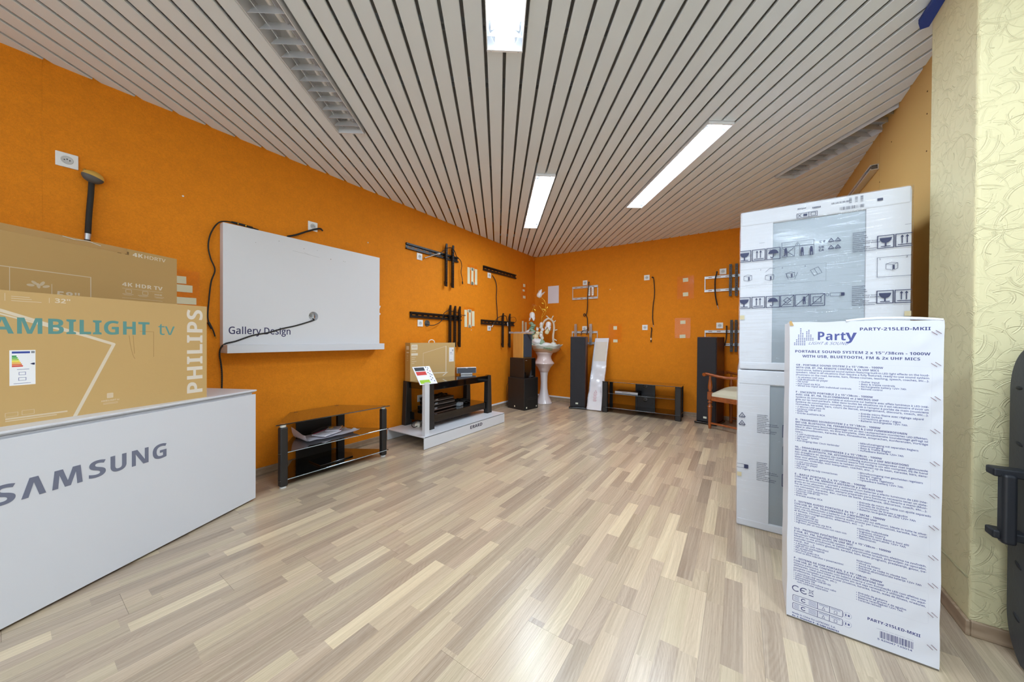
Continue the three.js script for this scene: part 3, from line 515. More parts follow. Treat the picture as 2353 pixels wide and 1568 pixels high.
{
  const L = 0.83, Hh = 0.531, k = 2048 / L;
  const tex = canvasTex(2048, Math.round(Hh * k), (c, w, h) => {
    c.fillStyle = '#caa568'; c.fillRect(0, 0, w, h);
    const X = (s) => (L - s) * k, Y = (y) => (1.273 - y) * k, pale = '#dfcfb4';
    c.strokeStyle = pale; c.lineJoin = 'round'; c.lineWidth = 0.012 * k; c.beginPath(); c.moveTo(X(0.82), Y(1.225)); c.lineTo(X(0.71), Y(1.194)); c.lineTo(X(0.394), Y(1.058)); c.lineTo(X(0.519), Y(0.74)); c.stroke();
    c.lineWidth = 0.006 * k; c.beginPath(); c.moveTo(X(0.82), Y(1.222)); c.lineTo(X(0.5), Y(1.1)); c.stroke();
    txt(c, 'AMBILIGHT', X(0.735), Y(1.104), 0.09 * k, { bold: 1, w: 0.475 * k, color: '#5f948c' }); txt(c, 'tv', X(0.228), Y(1.105), 0.085 * k, { w: 0.073 * k, color: '#5f948c' });
    c.save(); c.translate(X(0.022), Y(0.765)); c.rotate(-Math.PI / 2); c.scale(1, 1); txt(c, 'PHILIPS', 0, 0, 0.107 * k, { bold: 1, w: 0.49 * k, color: '#e2d6c4' }); c.restore();
    txt(c, '32"', X(0.575), Y(1.237), 0.026 * k, { bold: 1, w: 0.046 * k, color: pale });
    c.fillStyle = pale; c.fillRect(X(0.59), Y(1.256), 3, 0.022 * k); c.fillRect(X(0.7), Y(1.262), 3, 0.03 * k);
    for (const [y, ww] of [[1.252, 0.045], [1.244, 0.05], [1.235, 0.075]]) c.fillRect(X(0.685), Y(y), ww * k, 4);
    c.globalAlpha = 0.75; rrect(c, X(0.418), Y(0.828), 0.022 * k, 0.024 * k, 8); c.fill(); txt(c, 'AMBILIGHT tv', X(0.437), Y(0.789), 0.011 * k, { bold: 1, w: 0.062 * k, color: pale }); for (const y of [0.783, 0.778]) c.fillRect(X(0.43), Y(y), 0.05 * k, 4);
    c.fillRect(X(0.7), Y(0.772), 0.16 * k, 16); c.fillRect(X(0.7), Y(0.762), 0.13 * k, 9); c.strokeStyle = pale; c.lineWidth = 3; c.strokeRect(X(0.7), Y(0.792), 0.03 * k, 0.015 * k); c.strokeRect(X(0.66), Y(0.795), 0.03 * k, 0.017 * k); c.globalAlpha = 1;
    // hand hole flap pressed in the board
    c.strokeStyle = '#9d7a40'; c.lineWidth = 4; c.beginPath(); c.moveTo(X(0.34), Y(1.1)); c.quadraticCurveTo(X(0.33), Y(1.0), X(0.318), Y(0.985)); c.moveTo(X(0.245), Y(0.99)); c.lineTo(X(0.245), Y(1.12)); c.lineTo(X(0.3), Y(1.122)); c.moveTo(X(0.325), Y(1.1)); c.lineTo(X(0.32), Y(1.01)); c.stroke();
    // energy label
    c.fillStyle = '#f6f5f4'; c.fillRect(X(0.69), Y(1.038), 0.064 * k, 0.14 * k); c.fillStyle = '#3a4c9a'; c.fillRect(X(0.684), Y(1.033), 0.044 * k, 0.008 * k); c.fillStyle = '#8a8c90'; c.fillRect(X(0.637), Y(1.034), 0.009 * k, 0.009 * k);
    ['#2e9a4a', '#5eb44a', '#a9cf45', '#f3e43a', '#f4b83a', '#ea7d33', '#d9452f'].forEach((q, i) => { c.fillStyle = q; c.fillRect(X(0.684), Y(1.017 - i * 0.0066), (0.011 + i * 0.0026) * k, 0.0056 * k); });
    c.fillStyle = '#26284a'; c.beginPath(); c.moveTo(X(0.64), Y(0.982)); c.lineTo(X(0.632), Y(0.986)); c.lineTo(X(0.628), Y(0.986)); c.lineTo(X(0.628), Y(0.978)); c.lineTo(X(0.632), Y(0.978)); c.fill();
    c.fillStyle = '#6b6f96'; c.fillRect(X(0.672), Y(0.962), 0.03 * k, 4); c.strokeStyle = '#53578a'; c.lineWidth = 3; c.strokeRect(X(0.667), Y(0.95), 0.016 * k, 0.011 * k); c.strokeRect(X(0.668), Y(0.928), 0.018 * k, 0.011 * k); c.fillRect(X(0.68), Y(0.906), 0.042 * k, 4);
  });
  const g = carton('screen_carton', 'brown carton printed AMBILIGHT tv and PHILIPS in front on the sideboard', 0.561, 0.743, 4.817, 0.323, 0.946, L, Hh, 0.15, tex, 'screen cartons');
  cbox('tape_strip', -L * 0.62, -L * 0.3, Hh, Hh + 0.0008, -0.1, -0.045, mat(0xcdb083, 0.3), g);
}
{
  const L = 1.42, Hh = 0.845, k = 2048 / L;
  const tex = canvasTex(2048, Math.round(Hh * k), (c, w, h) => {
    c.fillStyle = '#c09a5c'; c.fillRect(0, 0, w, h);
    const X = (s) => (L - s) * k, Y = (y) => (1.588 - y) * k, pale = '#d6c6aa';
    c.strokeStyle = pale; c.lineWidth = 5; c.strokeRect(X(1.15), Y(1.401), 0.752 * k, 0.5 * k); c.lineWidth = 3; c.beginPath(); c.moveTo(X(0.66), Y(1.4)); c.lineTo(X(0.66), Y(1.0)); c.stroke();
    txt(c, '4K', X(0.224), Y(1.552), 0.03 * k, { bold: 1, w: 0.048 * k, color: '#e6dcc8' }); txt(c, 'HDRTV', X(0.172), Y(1.552), 0.028 * k, { w: 0.11 * k, color: '#e6dcc8' });
    txt(c, '4K HDR TV', X(0.271), Y(1.377), 0.03 * k, { bold: 1, w: 0.193 * k, color: '#e0d3bb' }); c.fillStyle = pale; c.fillRect(X(0.271), Y(1.366), 0.193 * k, 2); c.fillRect(X(0.271), Y(1.313), 0.193 * k, 2);
    c.lineWidth = 3; for (const s of [0.255, 0.178]) { rrect(c, X(s), Y(1.36), 0.026 * k, 0.02 * k, 5); c.stroke(); } txt(c, 'HDR', X(0.12), Y(1.343), 0.012 * k, { bold: 1, w: 0.04 * k, color: pale });
    for (const s of [0.27, 0.2, 0.12]) { c.fillRect(X(s), Y(1.335), 0.05 * k, 3); c.fillRect(X(s - 0.006), Y(1.329), 0.036 * k, 2); }
    c.fillStyle = '#7c5c2c'; c.fillRect(X(0.291), Y(1.572), 0.017 * k, 0.017 * k); c.fillRect(X(0.258), Y(1.572), 0.017 * k, 0.017 * k);
    c.fillStyle = pale; c.globalAlpha = 0.8; for (let i = 0; i < 5; i++) { c.beginPath(); c.ellipse(X(0.6 - i * 0.012), Y(1.33 + (i % 2) * 0.012), 0.012 * k, 0.006 * k, i * 0.7, 0, 7); c.fill(); } c.globalAlpha = 1;
    c.fillRect(X(0.535), Y(1.345), 3, 0.1 * k); txt(c, '58"', X(0.52), Y(1.278), 0.05 * k, { bold: 1, w: 0.085 * k, color: pale });
    txt(c, '4K HDR TV', X(1.38), Y(1.5), 0.05 * k, { bold: 1, w: 0.3 * k, color: pale });
  });
  const g = carton('screen_carton', 'larger brown carton printed 4K HDR TV standing behind another carton', 0.2, 0.743, 4.87, 0.4277, 0.904, L, Hh, 0.16, tex, 'screen cartons');
  cbox('tape_strip', -L, -0.02, Hh, Hh + 0.0008, -0.115, -0.05, mat(0xc7a877, 0.25), g);
  cbox('tape_strip', -L, -0.25, Hh - 0.03, Hh, 0, 0.0007, mat(0xb98f4e, 0.25), g);
  const wr = mesh('loose_tape', tube([[-0.36, Hh - 0.014, 0.001], [-0.41, Hh - 0.004, 0.0015], [-0.46, Hh - 0.008, 0.0015], [-0.5, Hh - 0.003, 0.001]], 0.002, 24, 5), mat(0xe8e0cf, 0.2), g); wr.scale.set(1, 1, 1);
}

// ---------------------------------------------------------------- corner media stand of black glass
function slab(pts, t) { const g = extrude(shape(pts.map(([x, z]) => [x, -z])), t - 0.002, 0.001); g.rotateX(-Math.PI / 2); g.translate(0, 0.001, 0); return g; }
{
  const g = thing('corner_media_stand', 'low black glass corner stand with three shelves under the gallery panel', 'media stand', [0, 0, 0]);
  const plan = [[0.415, 4.40], [0.455, 3.475], [0.025, 3.735], [0.025, 4.14]];
  const inset = [[0.42, 4.385], [0.455, 3.49], [0.04, 3.745], [0.04, 4.13]];
  const top = mesh('glass_top', slab(plan, 0.008), M.blackGlass, g, [0, 0.458, 0]);
  for (const [n, y] of [['middle_shelf', 0.25], ['bottom_shelf', 0.052]]) { const s = mesh(n, slab(inset, 0.008), M.blackGlass, g, [0, y, 0]); mesh('polished_edge', tube([[0.4225, 0.004, 4.375], [0.4565, 0.004, 3.505]], 0.0028, 4, 6), M.glassEdge, s); }
  mesh('polished_edge', tube([[0.417, 0.004, 4.395], [0.457, 0.004, 3.48]], 0.0025, 4, 6), M.blackGloss, top);
  for (const [x, z] of [[0.405, 4.35], [0.425, 3.525]]) {
    const L = mesh('front_leg', rbox(0.05, 0.432, 0.052, 0.012, 2), M.blackGrain, g, [x, 0.226, z]);
    mesh('foot', cyl(0.02, 0.022, 0.01, 18), M.greyPlastic, L, [0, -0.221, 0]); mesh('collar', cyl(0.02, 0.02, 0.016, 18), mat(0xd8d2c4, 0.4), L, [0, 0.224, 0]);
    mesh('disc', cyl(0.02, 0.02, 0.0015, 20), mat(0x8f5f33, 0.2), top, [x, 0.0085, z]);
  }
  for (const [x, z] of [[0.06, 3.76], [0.06, 4.11]]) mesh('disc', cyl(0.016, 0.016, 0.0015, 20), mat(0x8f5f33, 0.2), top, [x, 0.0085, z]);
  cbox('back_panel', 0.03, 0.046, 0.03, 0.455, 3.8, 4.1, M.black, g, 0.003);
  const bl = cbox('back_leg', 0.035, 0.075, 0.0, 0.455, 3.69, 3.755, M.black, g, 0.006);
}
{ // foam sheet and a packet on its middle shelf
  const pts = [[0.2, 4.17], [0.31, 4.17], [0.36, 3.72], [0.09, 3.71], [0.07, 3.95]], N = 26, pos = [], idx = [];
  const foam = mat(0xeceaf2, 0.7, { side: THREE.DoubleSide, transmission: 0.25, thickness: 0 });
  const grid = (u, v) => { const a = [0.10 + 0.24 * v + 0.03 * u, 4.19 - 0.47 * u]; let y = 0.004 + 0.004 * noise(u * 6, v * 6); const e = Math.max(0, 0.14 - u) / 0.14; y += e * e * 0.075 * (1.25 - 0.6 * v); y += Math.max(0, v - 0.82) * 0.05 * (0.5 + noise(u * 9, 3)); if (u > 0.9 && v > 0.55) y += (u - 0.9) * 0.18; return [a[0] - e * e * 0.01, y, a[1] - e * e * 0.03]; };
  for (let i = 0; i <= N; i++) for (let j = 0; j <= N; j++) pos.push(...grid(i / N, j / N));
  for (let i = 0; i < N; i++) for (let j = 0; j < N; j++) { const a = i * (N + 1) + j; idx.push(a, a + 1, a + N + 1, a + 1, a + N + 2, a + N + 1); }
  const gg = new THREE.BufferGeometry(); gg.setAttribute('position', new THREE.BufferAttribute(new Float32Array(pos), 3)); gg.setAttribute('uv', new THREE.BufferAttribute(new Float32Array(pos.length / 3 * 2), 2)); gg.setIndex(idx); gg.computeVertexNormals();
  single('foam_sheet', gg, foam, 'curled white packing foam sheet on the middle glass shelf', 'packing foam', [0, 0.2585, 0]);
  const p = thing('accessory_packet', 'clear plastic packet of white manuals lying on the foam sheet', 'packet', [0.22, 0.27, 3.92], 0.35);
  mesh('manual', rbox(0.13, 0.012, 0.19, 0.003), mat(0xeeeaf0, 0.6), p, [0.01, 0.012, 0.03]); mesh('manual', rbox(0.11, 0.01, 0.13, 0.003), mat(0xe6e2ea, 0.6), p, [0.0, 0.024, -0.06], 0.5);
  mesh('red_strip', rbox(0.012, 0.004, 0.17, 0.001), mat(0xb4385a, 0.5), p, [-0.055, 0.02, 0.03], 0.1); mesh('red_strip', rbox(0.05, 0.006, 0.016, 0.001), mat(0xb4385a, 0.5), p, [0.05, 0.02, -0.06], -0.3);
  mesh('brass_fitting', rbox(0.03, 0.016, 0.03, 0.006), mat(0xd0a24a, 0.35, { metalness: 0.4 }), p, [-0.02, 0.036, -0.05]);
  const bag = new THREE.SphereGeometry(0.1, 22, 14), bp = bag.attributes.position; for (let i = 0; i < bp.count; i++) { const x = bp.getX(i), y = bp.getY(i), z = bp.getZ(i), n = 0.85 + 0.35 * noise(x * 40 + 9, z * 40 + y * 30); bp.setXYZ(i, x * n * 0.95, y * 0.26 * n, z * n * 1.5); } bag.computeVertexNormals();
  mesh('plastic_bag', bag, mat(0xffffff, 0.14, { transmission: 1, thickness: 0, ior: 1.4 }), p, [0.0, 0.026, 0]);
  single('black_base_plate', (() => { const e = extrude(shape([[-0.1, -0.14], [0.08, -0.16], [0.1, 0.12], [0.02, 0.17], [-0.1, 0.13]]), 0.005, 0.002); e.rotateX(-Math.PI / 2); return e; })(), M.blackGloss, 'thin black screen base plate lying on the bottom glass shelf', 'base plate', [0.285, 0.063, 3.92], 0.1);
}

// ---------------------------------------------------------------- white podium with the black media stand
{
  const g = thing('podium', 'low white bent sheet podium lettered ERARD under the black media stand', 'podium', [0, 0, 2.52]);
  cbox('top_sheet', 0.03, 0.612, 0.112, 0.125, -0.69, 0.675, M.whiteLam, g, 0.004);
  cbox('front_fascia', 0.6, 0.612, 0.003, 0.124, -0.69, 0.675, M.whiteLam, g, 0.003);
  cbox('back_fascia', 0.03, 0.042, 0.003, 0.124, -0.69, 0.675, M.whiteLam, g, 0.003);
  cbox('far_end', 0.04, 0.6, 0.003, 0.124, -0.69, -0.678, M.whiteLam, g);
  for (const z of [-0.3, 0.3]) cbox('rib', 0.04, 0.6, 0.0, 0.112, z - 0.006, z + 0.006, mat(0x55585e, 0.6), g);
  const t = new TextGeometry('ERARD', { font, size: 0.037, depth: 0.0008, curveSegments: 6, bevelEnabled: false }); t.computeBoundingBox(); t.scale(0.222 / t.boundingBox.max.x, 1, 1);
  const o = mesh('lettering', t, mat(0x22203c, 0.5), g, [0.6122, 0.058, 2.517 - 2.52]); o.rotation.y = Math.PI / 2;
}
{
  const g = thing('media_stand', 'glossy black media stand with flared legs and one lower shelf on the podium', 'media stand', [0, 0.125, 2.445]);
  const x0 = 0.03, x1 = 0.455, z0 = -0.53, z1 = 0.545, top = 0.488;
  mesh('glass_top', rbox(x1 - x0 - 0.004, 0.008, z1 - z0 - 0.01, 0.002), M.blackGlass, g, [(x0 + x1) / 2, top + 0.0, (z0 + z1) / 2]);
  for (const x of [x0 + 0.018, x1 - 0.018]) { cbox('apron', x - 0.016, x + 0.016, 0.415, 0.484, z0 + 0.03, z1 - 0.03, M.blackGloss, g, 0.003); }
  for (const z of [z0 + 0.05, z1 - 0.05]) cbox('end_apron', x0 + 0.03, x1 - 0.03, 0.415, 0.484, z - 0.016, z + 0.016, M.blackGloss, g, 0.003);
  for (const x of [x0 + 0.018, x1 - 0.018]) for (const s of [-1, 1]) {
    const zz = s > 0 ? z1 : z0, sh = shape([[0, 0], [0.086, 0], [0.075, 0.486], [0.02, 0.486]].map(([a, b]) => [a, b]));
    const e = extrude(sh, 0.06, 0.003); // a across z, b up
    e.translate(0, 0, -0.03); e.rotateY(s > 0 ? Math.PI / 2 : Math.PI / 2); if (s < 0) { e.scale(1, 1, -1); const ix = e.attributes.position; for (let i = 0; i < ix.count; i += 3) for (const at of [e.attributes.position, e.attributes.normal, e.attributes.uv]) { const k = at.itemSize, a = at.array; for (let q = 0; q < k; q++) { const v = a[(i + 1) * k + q]; a[(i + 1) * k + q] = a[(i + 2) * k + q]; a[(i + 2) * k + q] = v; } } e.computeVertexNormals(); }
    mesh('leg', e, M.blackGrain, g, [x + (x < 0.2 ? 0.014 : -0.012), 0.003, zz + s * 0.012]);
  }
  cbox('lower_shelf', x0 + 0.03, x1 - 0.02, 0.062, 0.145, z0 + 0.05, z1 - 0.05, M.blackGloss, g, 0.003);
}
const shelfY = 0.2705;
{
  let y = shelfY; const recv = (name, label, w, h, d, x, z, ry, cat = 'player') => { const g = thing(name, label, cat, [x, y, z], ry + ON_LEFT, 'players on the lower shelf of the black stand'); mesh('case', rbox(w, h - 0.004, d, 0.004), M.blackSatin, g, [0, h / 2 + 0.002, 0]); cbox('front_strip', -w / 2 + 0.01, w / 2 - 0.01, h * 0.3, h * 0.42, d / 2, d / 2 + 0.001, M.silver, g); cbox('display_window', -w / 2 + 0.05, -w / 2 + 0.09, h * 0.5, h * 0.85, d / 2, d / 2 + 0.001, mat(0x9ba2a8, 0.2), g); y += h; };
  recv('media_player', 'wide black player at the bottom of the pile on the lower shelf', 0.43, 0.05, 0.22, 0.2, 2.62, 0.04);
  recv('media_player', 'middle black player with a small window in the pile', 0.38, 0.042, 0.2, 0.18, 2.6, 0.0);
  recv('media_player', 'top black player of the pile under the tangled wires', 0.36, 0.04, 0.2, 0.17, 2.6, 0.03);
  const pts = []; for (let i = 0; i < 26; i++) pts.push([0.15 + 0.07 * Math.sin(i * 1.7), y + 0.008 + 0.012 * (0.5 + 0.5 * Math.sin(i * 2.3)), 2.56 + 0.1 * Math.cos(i * 1.1) + 0.02 * Math.sin(i * 3)]);
  single('wire_tangle', tube(pts, 0.004, 160, 6), M.cable, 'tangled black wires lying on top of the player pile', 'wires');
}
{ // boxes and wires further along the shelf
  single('adapter_box', rbox(0.07, 0.035, 0.1, 0.006), mat(0x9aa0a4, 0.4), 'small grey adapter box on the lower shelf beside the player pile', 'adapter', [0.3, shelfY + 0.018, 2.36], 0.3);
  const pts = []; for (let i = 0; i < 40; i++) pts.push([0.19 + 0.1 * Math.sin(i * 1.9 + 1), shelfY + 0.006 + 0.045 * Math.abs(Math.sin(i * 1.3)) * (0.4 + 0.6 * noise(i, 2)), 2.2 + 0.11 * Math.cos(i * 1.2)]);
  single('wire_coil', tube(pts, 0.005, 240, 6), M.cable, 'heap of coiled black cable at the far end of the lower shelf', 'wires');
  const g = thing('power_strip', 'white power strip with wires on the podium under the black stand', 'power strip', [0.21, 0.125, 2.92], 0.7);
  mesh('body', rbox(0.055, 0.04, 0.16, 0.006, 2), mat(0xe6e2d2, 0.5), g, [0, 0.02, 0]);
  for (const z of [-0.05, 0, 0.05]) mesh('outlet', cyl(0.017, 0.017, 0.003, 16), M.greyPlastic, g, [0, 0.041, z]);
  mesh('cord', tube([[0, 0.015, 0.08], [-0.03, 0.012, 0.12], [-0.06, 0.03, 0.08], [-0.02, 0.06, 0.02], [0.03, 0.03, -0.06], [0.05, 0.006, -0.1]], 0.004), M.cable, g);
  cable('thin pale cord rising from the low socket behind the stand', [[0.012, 0.39, 2.7], [0.04, 0.42, 2.69], [0.045, 0.46, 2.7], [0.03, 0.5, 2.72], [0.03, 0.54, 2.73]], 0.004);
}
{ // screen carton on the stand
  const L = 0.71, Hh = 0.424, D = 0.085, k = 1024 / L;
  const tex = canvasTex(1024, Math.round(Hh * k), (c, w, h) => {
    c.fillStyle = '#cdaa70'; c.fillRect(0, 0, w, h); const pale = '#eadfca';
    c.strokeStyle = pale; c.lineWidth = 4; c.beginPath(); c.moveTo(0.26 * w, 0.8 * h); c.lineTo(0.26 * w, 0.28 * h); c.lineTo(0.77 * w, 0.1 * h); c.stroke(); c.lineWidth = 16; c.beginPath(); c.moveTo(0.775 * w, 0.09 * h); c.lineTo(0.775 * w, 0.86 * h); c.moveTo(0.44 * w, 0.84 * h); c.lineTo(0.8 * w, 0.87 * h); c.lineTo(0.7 * w, 0.95 * h); c.stroke();
    c.fillStyle = '#e6d9c2'; rrect(c, 0.02 * w, 0.04 * h, 0.125 * w, 0.14 * h, 12); c.fill(); txt(c, 'PHILIPS', 0.035 * w, 0.125 * h, 26, { bold: 1, w: 0.095 * w, color: '#cdaa70' }); c.fillStyle = pale; c.fillRect(0.02 * w, 0.27 * h, 0.13 * w, 0.06 * h); c.globalAlpha = 0.7; for (const [y, ww] of [[0.22, 0.08], [0.37, 0.08], [0.42, 0.06], [0.48, 0.09], [0.53, 0.05]]) c.fillRect(0.03 * w, y * h, ww * w, 8); c.globalAlpha = 1;
    c.fillStyle = '#f2f1f0'; c.fillRect(0.85 * w, 0.14 * h, 0.12 * w, 0.42 * h); c.fillStyle = '#4c5470'; c.fillRect(0.93 * w, 0.2 * h, 0.008 * w, 0.055 * h); c.fillRect(0.945 * w, 0.2 * h, 0.008 * w, 0.055 * h); c.fillStyle = '#9a9db0'; for (const [y, ww] of [[0.28, 0.06], [0.3, 0.05], [0.33, 0.08], [0.51, 0.05]]) c.fillRect(0.87 * w, y * h, ww * w, 5);
  });
  const side = canvasTex(128, 512, (c, w, h) => { c.fillStyle = '#b58a45'; c.fillRect(0, 0, w, h); c.fillStyle = '#d8c4a0'; rrect(c, 30, 40, 68, 50, 6); c.fill(); c.fillRect(34, 120, 60, 16); c.globalAlpha = 0.6; for (const y of [160, 175, 200, 230]) c.fillRect(40, y, 40, 6); });
  const g = thing('screen_carton', 'brown carton with a white carrying handle on the black media stand', 'carton', [0.062, 0.6175, 2.985], ON_LEFT, 'screen cartons'); // local x to -z
  mesh('box', box(L, Hh, D), [M.card, mat(0xffffff, 0.7, { map: side }), M.card, M.card, mat(0xffffff, 0.65, { map: tex }), M.card], g, [L / 2, Hh / 2, D / 2]);
  mesh('handle', tube([[0.3, Hh - 0.002, 0.05], [0.305, Hh + 0.022, 0.05], [0.345, Hh + 0.036, 0.05], [0.385, Hh + 0.022, 0.05], [0.39, Hh - 0.002, 0.05]], 0.005, 30), M.whitePlastic, g);
  cbox('top_flap', 0, 0.09, Hh, Hh + 0.002, 0.0, D, cardDark, g);
}
{
  const g = thing('centre_speaker', 'small silver framed centre speaker with grey grille on the black stand', 'speaker', [0.165, 0.6175, 2.075], 1.01);
  mesh('cabinet', rbox(0.27, 0.078, 0.085, 0.006), M.silver, g, [0, 0.058, -0.03]); cbox('grille', -0.125, 0.125, 0.024, 0.09, 0.0125, 0.0165, mat(0x54575e, 0.8), g, 0.002);
  cbox('stand', -0.08, 0.08, 0.0, 0.02, -0.05, 0.015, M.silver, g, 0.004); cbox('badge', -0.014, 0.014, 0.086, 0.092, 0.0165, 0.0175, M.whitePlastic, g);
}
{ // sample sign on a post
  const g = thing('sample_sign', 'tilted white sign with black, red and green swatches on a white post', 'sign', [0.575, 0.125, 3.135]);
  cbox('post', -0.02, 0.012, 0, 0.53, -0.03, 0.03, M.whiteLam, g, 0.003); cbox('post_flange', -0.03, -0.018, 0, 0.53, -0.03, 0.03, M.whiteLam, g, 0.002); cbox('foot_plate', -0.03, 0.02, 0, 0.006, -0.035, 0.035, M.whiteLam, g, 0.002);
  const tex = canvasTex(512, 576, (c, w, h) => {
    c.fillStyle = '#f0eff3'; c.fillRect(0, 0, w, h);
    [['#2c3038', 0.05], ['#cf3328', 0.29], ['#f4f3f6', 0.52], ['#9fc81e', 0.76]].forEach(([q, y]) => { c.fillStyle = q; c.fillRect(0.07 * w, y * h, 0.56 * w, 0.2 * h); });
    c.fillStyle = '#4a5068'; [[0.74, 0.05], [0.85, 0.1], [0.78, 0.2], [0.9, 0.28], [0.74, 0.36], [0.82, 0.44], [0.9, 0.5], [0.78, 0.58], [0.86, 0.68], [0.75, 0.76], [0.9, 0.84]].forEach(([x, y], i) => { c.fillStyle = i === 3 ? '#b03a7c' : '#4a5068'; c.beginPath(); c.arc(x * w, y * h, 15, 0, 7); c.fill(); c.fillRect((x - 0.02) * w, (y + 0.03) * h, 0.05 * w, 10); });
    c.fillStyle = '#50506a'; for (let i = 0; i < 4; i++) c.fillRect(0.02 * w, (0.8 + i * 0.03) * h, 12, 6);
  });
  const wv = V3(0.035, 0, -0.197).normalize(), up = V3(-0.14, 0.145, 0.02).normalize(), nn = V3().crossVectors(wv, up).normalize(), u2 = V3().crossVectors(nn, wv);
  const s = mesh('sign_plate', box(0.2, 0.225, 0.004), [M.whiteLam, M.whiteLam, M.whiteLam, M.whiteLam, mat(0xffffff, 0.5, { map: tex, specularIntensity: 0.5 }), M.whiteLam], g);
  s.quaternion.setFromRotationMatrix(new THREE.Matrix4().makeBasis(wv, u2, nn)); s.position.set(-0.06, 0.595, -0.03);
}

// ---------------------------------------------------------------- stacked speakers and the aluminium rail
function cornerBox(name, label, cat, x, y, z, th, w, h, d, m, group) { const g = thing(name, label, cat, [x, y, z], th, group); mesh('cabinet', rbox(w, h, d, 0.005), m, g, [-w / 2, h / 2, -d / 2]); return g; }
{
  const pad = mat(0xe9e6cf, 0.6);
  const a = cornerBox('subwoofer', 'large black floor speaker cabinet at the bottom of the stack', 'speaker', 0.453, 0, 1.082, -0.181, 0.35, 0.49, 0.325, M.blackGrain, 'stacked speakers');
  mesh('front_baffle', rbox(0.006, 0.47, 0.3, 0.002), M.blackSatin, a, [0.0015, 0.245, -0.1625]);
  for (const z of [-0.28, -0.05]) mesh('sticker', rbox(0.001, 0.022, 0.022, 0.0003), pad, a, [0.0052, 0.04, z]);
  mesh('sticker', rbox(0.022, 0.022, 0.001, 0.0003), pad, a, [-0.2, 0.045, 0.0006]);
  mesh('port', (() => { const s = extrude(shape(rect(-0.1, 0.1, -0.016, 0.016), [rect(-0.096, 0.096, -0.012, 0.012)]), 0.002); return s; })(), mat(0x3a3a3a, 0.4), a, [0.005, 0.17, -0.18]).rotation.y = Math.PI / 2;
  mesh('wire', tube([[-0.36, 0.42, -0.05], [-0.385, 0.38, -0.03], [-0.4, 0.3, -0.02], [-0.385, 0.2, -0.02], [-0.39, 0.08, -0.02], [-0.37, 0.006, -0.01], [-0.345, 0.006, 0.004]], 0.003), M.cable, a);
  mesh('red_wire', tube([[-0.352, 0.46, -0.1], [-0.375, 0.45, -0.06], [-0.38, 0.4, -0.03], [-0.365, 0.36, -0.06], [-0.352, 0.34, -0.1]], 0.004), mat(0xb03030, 0.5), a);
  mesh('red_wire', tube([[-0.352, 0.44, -0.12], [-0.37, 0.41, -0.08], [-0.372, 0.32, -0.06], [-0.356, 0.26, -0.1]], 0.004), mat(0xe8dfe0, 0.5), a);
  const b = cornerBox('bass_speaker', 'small black speaker cube with a chrome badge in the middle of the stack', 'speaker', 0.43, 0.4905, 1.055, -0.23, 0.32, 0.305, 0.255, M.blackGrain, 'stacked speakers');
  mesh('front_baffle', rbox(0.006, 0.295, 0.245, 0.002), M.blackGloss, b, [0.0015, 0.1525, -0.1275]); cbox('badge', 0.0045, 0.006, 0.268, 0.276, -0.06, -0.025, M.silver, b); cbox('trim_mark', 0.0045, 0.0055, 0.02, 0.026, -0.2, -0.15, M.silver, b);
  const oak = dataTex(128, 256, (x, y) => { const n = noise(x / 3, y / 70) * 26 + noise(x * 1.1, y / 30) * 12; return [216 + n * 0.6 - 12, 158 + n * 0.6 - 12, 74 + n * 0.5 - 8]; });
  const c = cornerBox('bookshelf_speaker', 'light wood bookshelf speaker with a dark grille on top of the stack', 'speaker', 0.372, 0.7958, 1.0, -0.23, 0.224, 0.385, 0.2, mat(0xffffff, 0.5, { map: oak }), 'stacked speakers');
  mesh('grille', rbox(0.014, 0.365, 0.18, 0.006), mat(0x3a3f4a, 0.9, { bumpMap: fineBump, bumpScale: 0.001 }), c, [0.006, 0.1925, -0.1]);
  const r = thing('aluminium_rail', 'notched aluminium rail balanced on top of the bookshelf speaker', 'rail', [0.3, 1.181, 0.92], -0.03);
  mesh('web', (() => { const s = extrude(shape([[-0.235, 0], [0.235, 0], [0.235, 0.026], [0.0, 0.026], [-0.01, 0.016], [-0.02, 0.026], [-0.12, 0.026], [-0.14, 0.018], [-0.16, 0.026], [-0.235, 0.03]]), 0.002); return s; })(), mat(0xc3cad4, 0.35, { metalness: 0.5 }), r, [0, 0.0, 0.02]);
  cbox('base_flange', -0.235, 0.235, 0, 0.002, -0.02, 0.02, mat(0xc3cad4, 0.35, { metalness: 0.5 }), r);
}

